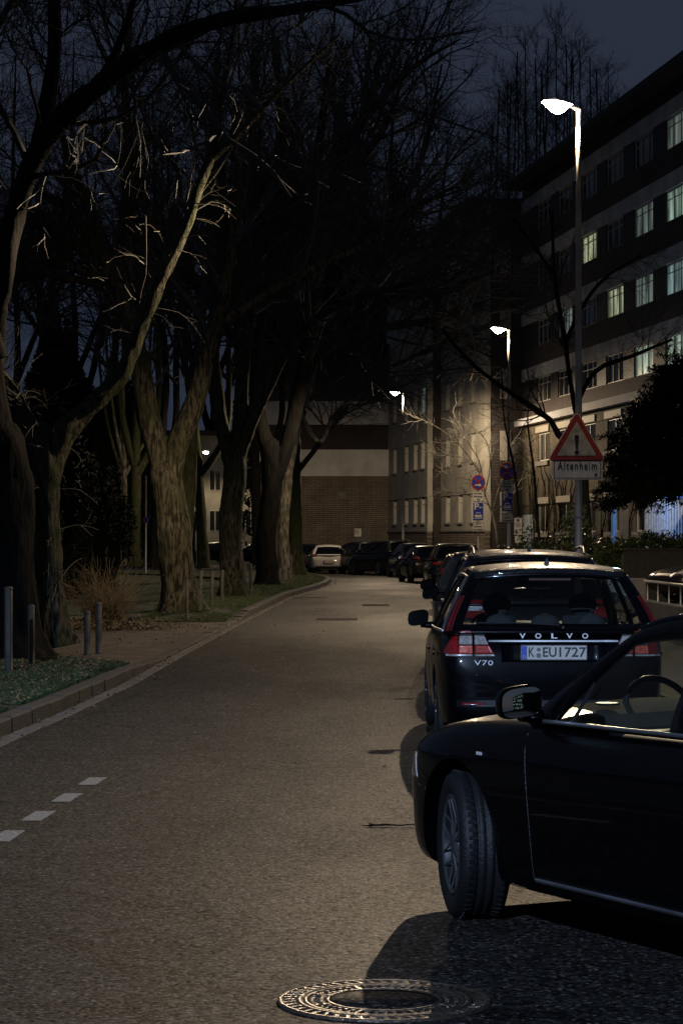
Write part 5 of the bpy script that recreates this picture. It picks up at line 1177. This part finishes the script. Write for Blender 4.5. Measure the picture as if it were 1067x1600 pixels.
# the dark estate car in the middle of the row
VW = .93
vp = wagon(trim=True, H=1.60, r=.335, patches=[
    ('tail_lamp', [(.758, 1.045), (.79, 1.02), (.90, .86), (.765, .86)], red_l, 'rear_lr'),
    ('tail_lamp_rim', [(.65, 1.045), (.752, 1.045), (.752, 1.018), (.65, 1.018)], red_l, 'rear_lr'),
    ('reversing_lamp', [(.65, 1.012), (.750, 1.012), (.757, .937), (.65, .937)], clear_s, 'rear_lr'),
    ('indicator_lamp', [(.56, 1.02), (.632, 1.02), (.632, .937), (.52, .937)], clear_s, 'rear_lr'),
    ('brake_lamp', [(.65, .930), (.757, .930), (.760, .866), (.65, .866)], mat('orange_red_lens', (.62, .10, .06), .2, var=.45, vscale=45, coat=1), 'rear_lr'),
    ('fog_lamp', [(.515, .930), (.632, .930), (.632, .866), (.478, .866)], mat('deep_red_lens', (.36, .03, .02), .2, var=.5, vscale=40, coat=1), 'rear_lr'),
    ('tail_lamp_frame', [(.475, .860), (.632, .860), (.632, .845), (.466, .845)], clear_s, 'rear_lr'),
    ('tail_lamp_frame', [(.65, .860), (.86, .860), (.86, .845), (.65, .845)], clear_s, 'rear_lr'),
    ('chrome_strip', [(-.52, .972), (.52, .972), (.52, .958), (-.52, .958)], badge_m, 'rear'),
    ('tailgate_recess', [(-.42, .945), (.42, .945), (.42, .80), (-.42, .80)], paint_vol, 'rear'),
    ('bumper_trim', [(-.78, .50), (.78, .50), (.78, .44), (-.78, .44)], black_pl, 'rear'),
    ('bumper_reflector', [(.55, .475), (.74, .475), (.74, .455), (.55, .455)], red_l, 'rear_lr'),
    ], plate=(.875, ('K', 'EU', '1727'), None), fin=True, glass=make_glass('car_glass_clear', (.86, .92, .90)), cab=dict(rw0=.14, rw1=.90, dp=.86, spoiler=.06, hr=.05, bf=.965, br=1.03, bulr=.06))
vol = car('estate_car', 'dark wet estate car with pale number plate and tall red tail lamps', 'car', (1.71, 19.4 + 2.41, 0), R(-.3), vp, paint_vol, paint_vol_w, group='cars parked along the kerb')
rearf = vp['_fn'][2]; sidef = vp['_fn'][0]
for s in (-1, 1):      # tall lamps climbing the rear pillars
    m = MB(); m.grid(lambda u, v: rearf(s * lerp(.965, .992, u), lerp(.03, .62, v)) + Vector((s * .006, -.014, 0)), 3, 14)
    for k in range(16):
        q = rearf(s * .945, lerp(.05, .60, k / 15)); m.box((q.x + s * .008, q.y - .018, q.z), (.016, .012, .013))
    o = m.build('tail_lamp_column', mat('column_red', (.13, .006, .008), .2, var=.3, coat=1), vol)
bv = vp['_fn'][5]
for k, ch in enumerate('VOLVO'):
    x = -.25 + k * .125; q = project(bv, x, .95, 'rear', .014); q2 = project(bv, x, 1.0, 'rear', .014); q = Vector((x, min(q.y, q2.y, -2.392), 1.006))
    if q: lettering('badge_letter', ch, .056, badge_m, vol, tuple(q), width=.048, bold=.001, extrude=.003)
q = project(bv, -.56, .79, 'rear', .014)
lettering('badge_letter', 'V70', .058, badge_m, vol, tuple(q), width=.15, spacing=1.1, extrude=.003)
m = MB(); m.tube([tuple(rearf(-.72, .16) + Vector((0, -.02, 0))), tuple(rearf(-.3, .155) + Vector((0, -.025, 0))), tuple(rearf(.06, .12) + Vector((0, -.03, 0)))], .007, 6); m.tube([tuple(rearf(.06, .12) + Vector((0, -.01, 0))), tuple(rearf(.08, .1) + Vector((0, -.05, 0)))], .02, 8); m.build('rear_wiper', black_pl, vol)
m = MB(); m.box(tuple(rearf(0, .93) + Vector((0, -.012, -.05))), (.34, .02, .018)); m.build('brake_light', mat('dull_red', (.10, .03, .03), .3), vol)
m = MB(); m.grid(lambda u, v: Vector((lerp(-.11, .13, u), vp['cab']['wst'] - .02, lerp(1.36, 1.43, v))), 2, 2); m.box((.01, vp['cab']['wst'] - .01, 1.395), (.25, .03, .07)); m.build('rear_view_mirror', black_pl, vol, bevel=.01)
# second: tall wagon with roof rails
sp_ = wagon(L=4.7, W=1.9, H=1.68, r=.35, trim=True, rails=True, fin=True, patches=tails(.95, 1.14, .94), plate=(.85, None, 'K LM 318'), cab=dict(hr=.05, spoiler=.08))
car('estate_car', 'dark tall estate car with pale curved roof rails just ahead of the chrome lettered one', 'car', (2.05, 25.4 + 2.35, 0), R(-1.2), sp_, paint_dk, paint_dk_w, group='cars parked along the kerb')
hp3 = wagon(trim=True, L=4.5, W=1.82, H=1.64, patches=tails(.92, 1.1, .9), plate=(.8, None, 'K AS 902'), cab=dict(hr=.04, rt=-4.5 / 2 + .4))
car('people_carrier', 'grey people carrier with pale lit mirror, third along the kerb', 'car', (2.2, 32.3 + 2.25, 0), R(-2), hp3, paint_gry, paint_dk_w, group='cars parked along the kerb')
hatch = dict(L=4.2, W=1.76, H=1.46)
def hatchp(L=4.2, W=1.76, H=1.46, **k):
    h = L / 2
    return wagon(L, W, H, cab=dict(rt=-h + .62, rb=-h + .12, win=[(.06, .46), (.50, .88)], hr=.05, **k.pop('cab', {})), **k)
car('hatchback', 'dark hatchback almost hidden ahead of the grey people carrier', 'car', (3.05, 46, 0), R(-2), hatchp(H=1.43, patches=tails(.9, 1.05, .87), plate=(.75, None, 'K B 71')), paint_dk, paint_dk_w, group='cars parked along the kerb')
car('hatchback', 'small dark hatchback mostly hidden halfway up the parked row', 'car', (3.2, 60, 0), R(-2), hatchp(H=1.43, patches=tails(.9, 1.05, .87), plate=(.75, None, 'K C 71')), paint_dk, group='cars parked along the kerb')
car('estate_car', 'dark car with a thin roof aerial and a lamp glint on its tailgate', 'car', (3.68, 78 + 2.3, 0), R(1.5), wagon(L=4.6, W=1.82, H=1.62, aerial=True, patches=tails(.92, 1.08, .9, .5), plate=(.8, None, 'K E 440')), paint_dk, paint_dk, group='cars parked along the kerb')
car('hatchback', 'small black hatchback squeezed before the blue tinted one at the bend', 'car', (3.35, 97.5, 0), R(8), hatchp(H=1.48, patches=tails(.9, 1.05, .87), plate=(.75, None, 'K D 19')), paint_dk, group='cars parked along the kerb')
car('hatchback', 'dark blue hatchback with pale wet roof and clear rear window at the bend', 'car', (3.12, 109, 0), R(9), hatchp(L=4.15, H=1.56, glass=glass, patches=tails(.86, 1.02, .87), plate=(.66, None, 'K H 238'), cab=dict(rw0=.08)), paint_blu, paint_gry, group='cars parked along the kerb')
car('suv', 'black off-road car with roof rails parked at an angle near the brick hall', 'car', (1.95, 114.2, 0), R(27), wagon(L=4.55, W=1.86, H=1.66, r=.36, rails=True, patches=tails(.95, 1.14, .92), plate=(.96, None, 'K V 55')), paint_dk, group='cars parked along the kerb')
car('suv', 'dark off-road car farthest along the row beside the bicycles', 'car', (.75, 118.5, 0), R(24), wagon(L=4.3, W=1.8, H=1.62, r=.35, patches=tails(.95, 1.14, .88), plate=(.85, None, 'K N 8')), paint_dk, group='cars parked along the kerb')
bm1 = hatchp(L=4.25, W=1.76, H=1.44, patches=[('tail_lamp', [(.56, .97), (.83, .97), (.86, .84), (.56, .84)], red_l, 'rear_lr'), ('bumper_strip', [(-.6, .36), (.6, .36), (.6, .30), (-.6, .30)], black_pl, 'rear')], plate=(.60, None, 'DU MW 64'), cab=dict(rw0=.10, dp=.84))
b1 = car('hatchback', 'silver hatchback facing the brick hall beside the last tree', 'car', (-.72, 118 + 2.1, 0), R(3), bm1, paint_sil, paint_sil)
q = project(bm1['_fn'][5], 0, .90, 'rear', .014)
m = MB(); m.prism([(.042 * math.cos(2*PI*k/20), .042 * math.sin(2*PI*k/20)) for k in range(20)], .0, -.006); bo_ = m.build('round_badge', letter_m, b1, loc=tuple(q))
m = MB()
for a in (0, PI): m.add([(0, -.007, 0)] + [(.028 * math.cos(a + PI / 2 * k / 5), -.007, .028 * math.sin(a + PI / 2 * k / 5)) for k in range(6)], [(0, k + 1, k + 2) for k in range(5)])
m.build('badge_quarter', plate_b, bo_)
car('hatchback', 'dark car hidden behind the silver hatchback with only its roof showing', 'car', (-2.0, 127.5, 0), R(5), hatchp(H=1.5), paint_dk)
for k, (x, d, a) in enumerate([(-9.2, 168, 80), (-5.9, 160, 84)]):
    car('parked_car', ['dark car parked broadside before the pale lit house', 'dark car seen between the dim trunk and the black trunk'][k], 'car', (x, d, 0), R(a), hatchp(), paint_gry if k == 0 else paint_dk, group='cars parked across the park')
# car behind the railing
fcar = hatchp(L=4.3, H=1.5, patches=[('headlamp', [(.50, .80), (.84, .86), (.86, .72), (.46, .68)], clear_l, 'front_lr'), ('headlamp_side', [(1.98, .74), (1.55, .87), (1.6, .80), (1.98, .66)], clear_l, 'left'), ('grille', [(-.42, .72), (.42, .72), (.38, .56), (-.38, .56)], black_pl, 'front')])
car('parked_car', 'black car behind the railing showing its bonnet and one clear headlamp', 'car', (9.8, 61.2, 0.2), R(118), fcar, paint_dk)
# ---- the near black car pulling out
nh = 2.36
near = dict(L=4.78, W=1.87, H=1.53, fy=1.42, ry=-1.40, r=.345, tw=.235, detail=True, glass=make_glass('near_glass', (.80, .86, .83), 1.42),
    stations=[(2.37, .38, .36, .60, .66), (2.34, .52, .28, .66, .72), (2.24, .68, .22, .74, .80), (2.02, .81, .18, .82, .88), (1.75, .885, .17, .885, .95), (1.42, .92, .17, .925, .99), (1.0, .933, .17, .955, 1.02), (.74, .935, .17, .965, 1.01), (.3, .935, .17, .965, .975), (-.6, .935, .17, .985, .98), (-1.6, .93, .18, 1.01, 1.0), (-2.1, .90, .22, 1.01, 1.03), (-2.3, .84, .28, .98, 1.02), (-2.38, .76, .34, .8, .9)],
    cab=dict(cowl=.80, wst=.20, rb=-2.05, rt=-1.25, bf=.965, br=1.0, win=[(.07, .40), (.435, .72), (.745, .86)], wb=.935, wr=.72, hf=.085, hfp=5, T1=.82, hr=.06, crown=.04, bulf=.20),
    mz=.085, my=.16, df=.10, dz=.055, tilt=.07, mirror_turn=R(18), convex=.5, sw=(-.37, .48, 1.0), seaty=-.75, handles=True, hy=(-.62, -1.55),
    patches=[('headlamp', [(.42, .66), (.80, .74), (.84, .62), (.46, .58)], clear_l, 'front_lr'), ('grille', [(-.5, .60), (.5, .60), (.5, .42), (-.5, .42)], black_pl, 'front')],
    gaps=[(.70, .28, .92, .06), (-.52, .28, .93, 0)])
NX, NY, NA = 1.98, 10.6, R(27)
nc = car('saloon_car', 'black car pulling out in front, its front wheel turned to the road', 'car', (NX, NY, 0), NA, near, paint_near, make_paint('paint_black_wet', (.006, .006, .008), True), steer=R(-19))
bv = near['_fn'][5]
def strip(nm, y0, y1, zf, h, mm, off=.012, parent=nc, n=24):
    V = []
    for k in range(n + 1):
        y = lerp(y0, y1, k / n); z = zf(y)
        for dz in (-h / 2, h / 2):
            q = project(bv, y, z + dz, 'left', off)
            if q is None: q = Vector((-.92, y, z + dz))
            V.append(q)
    m = MB(); nV = len(V); V += [v + Vector((.02, 0, 0)) for v in V]
    Fs = [(2*k, 2*k+1, 2*k+3, 2*k+2) for k in range(n)] + [(2*k, 2*k+2, 2*k+2+nV, 2*k+nV) for k in range(n)] + [(2*k+1, 2*k+3, 2*k+3+nV, 2*k+1+nV)[::-1] for k in range(n)]
    m.add(V, Fs, True); return m.build(nm, mm, parent)
strip('sill_trim', .68, -1.0, lambda y: .272, .02, mat('satin_trim', (.5, .5, .52), .3, .9))
sd = near['_fn'][0]
m = MB(); m.tube([tuple(sd(-1, u, .035) + Vector((-.012, 0, 0))) for u in [k / 20 for k in range(1, 18)]], .009, 6); m.build('window_trim', mat('satin_trim', (.5, .5, .52), .3, .9), nc)
m = MB(); m.tube([tuple(sd(-1, .135, .04) + Vector((-.01, 0, 0))), tuple(sd(-1, .105, .42) + Vector((-.01, 0, 0)))], .008, 6); m.build('quarter_trim', black_pl, nc)
m = MB(); m.lathe([(.001, .0), (.05, .0), (.055, .008), (.048, .01), (.001, .004)], 20, 'Z', c=(-.70, .42, 1.062)); m.build('air_vent', black_pl, nc)
m = MB(); q = project(bv, 1.15, .80, 'left', .006)
m.box(tuple(q), (.006, .05, .016)); m.build('side_repeater', clear_l, nc, bevel=.003)
# bicycles by the brick hall
def bicycle():
    root = empty('bicycle', 'dark bicycle leaning in the rack nearest the silver hatchback', 'bicycle', (.1, 138, 0), R(70))
    for y in (-.52, .52):
        m = MB(); m.tube([(0, y + .33 * math.cos(2*PI*k/24), .35 + .33 * math.sin(2*PI*k/24)) for k in range(25)], .018, 6, False)
        for k in range(8): m.tube([(0, y, .35), (0, y + .32 * math.cos(2*PI*k/8), .35 + .32 * math.sin(2*PI*k/8))], .003, 4)
        m.build('wheel', rubber, root)
    m = MB(); 
    for a, b in (((-.52, .35), (-.15, .35)), ((-.52, .35), (-.2, .82)), ((-.15, .35), (-.25, .92)), ((-.2, .78), (.32, .85)), ((-.15, .35), (.34, .8)), ((.52, .35), (.30, 1.0))): m.tube([(0, *a), (0, *b)], .018, 6)
    m.build('frame', mat('bike_paint', (.05, .07, .06), .3), root)
    m = MB(); m.tube([(-.28, .28, 1.08), (0, .34, 1.04), (.28, .28, 1.08)], .014, 6); m.build('handlebar', galv, root)
    m = MB(); m.box((0, -.26, .96), (.16, .26, .06)); m.build('saddle', black_pl, root, bevel=.02); return root
bk = bicycle()
for k, (x, d, a, lab) in enumerate([(.5, 138.6, 62, 'dark bicycle second in the rack by the brick hall'), (.9, 138.2, 75, 'dark bicycle at the far end of the rack behind the dark off-road car')]):
    c2 = bk.copy(); scene.collection.objects.link(c2); c2.location = (x, d, 0); c2.rotation_euler = (0, 0, R(a)); c2['label'] = lab
    for ch in list(bk.children):
        q = ch.copy(); scene.collection.objects.link(q); q.parent = c2
for o in [bk] + [o for o in scene.objects if o.name.startswith('bicycle')]: o['group'] = 'bicycles by the brick hall'
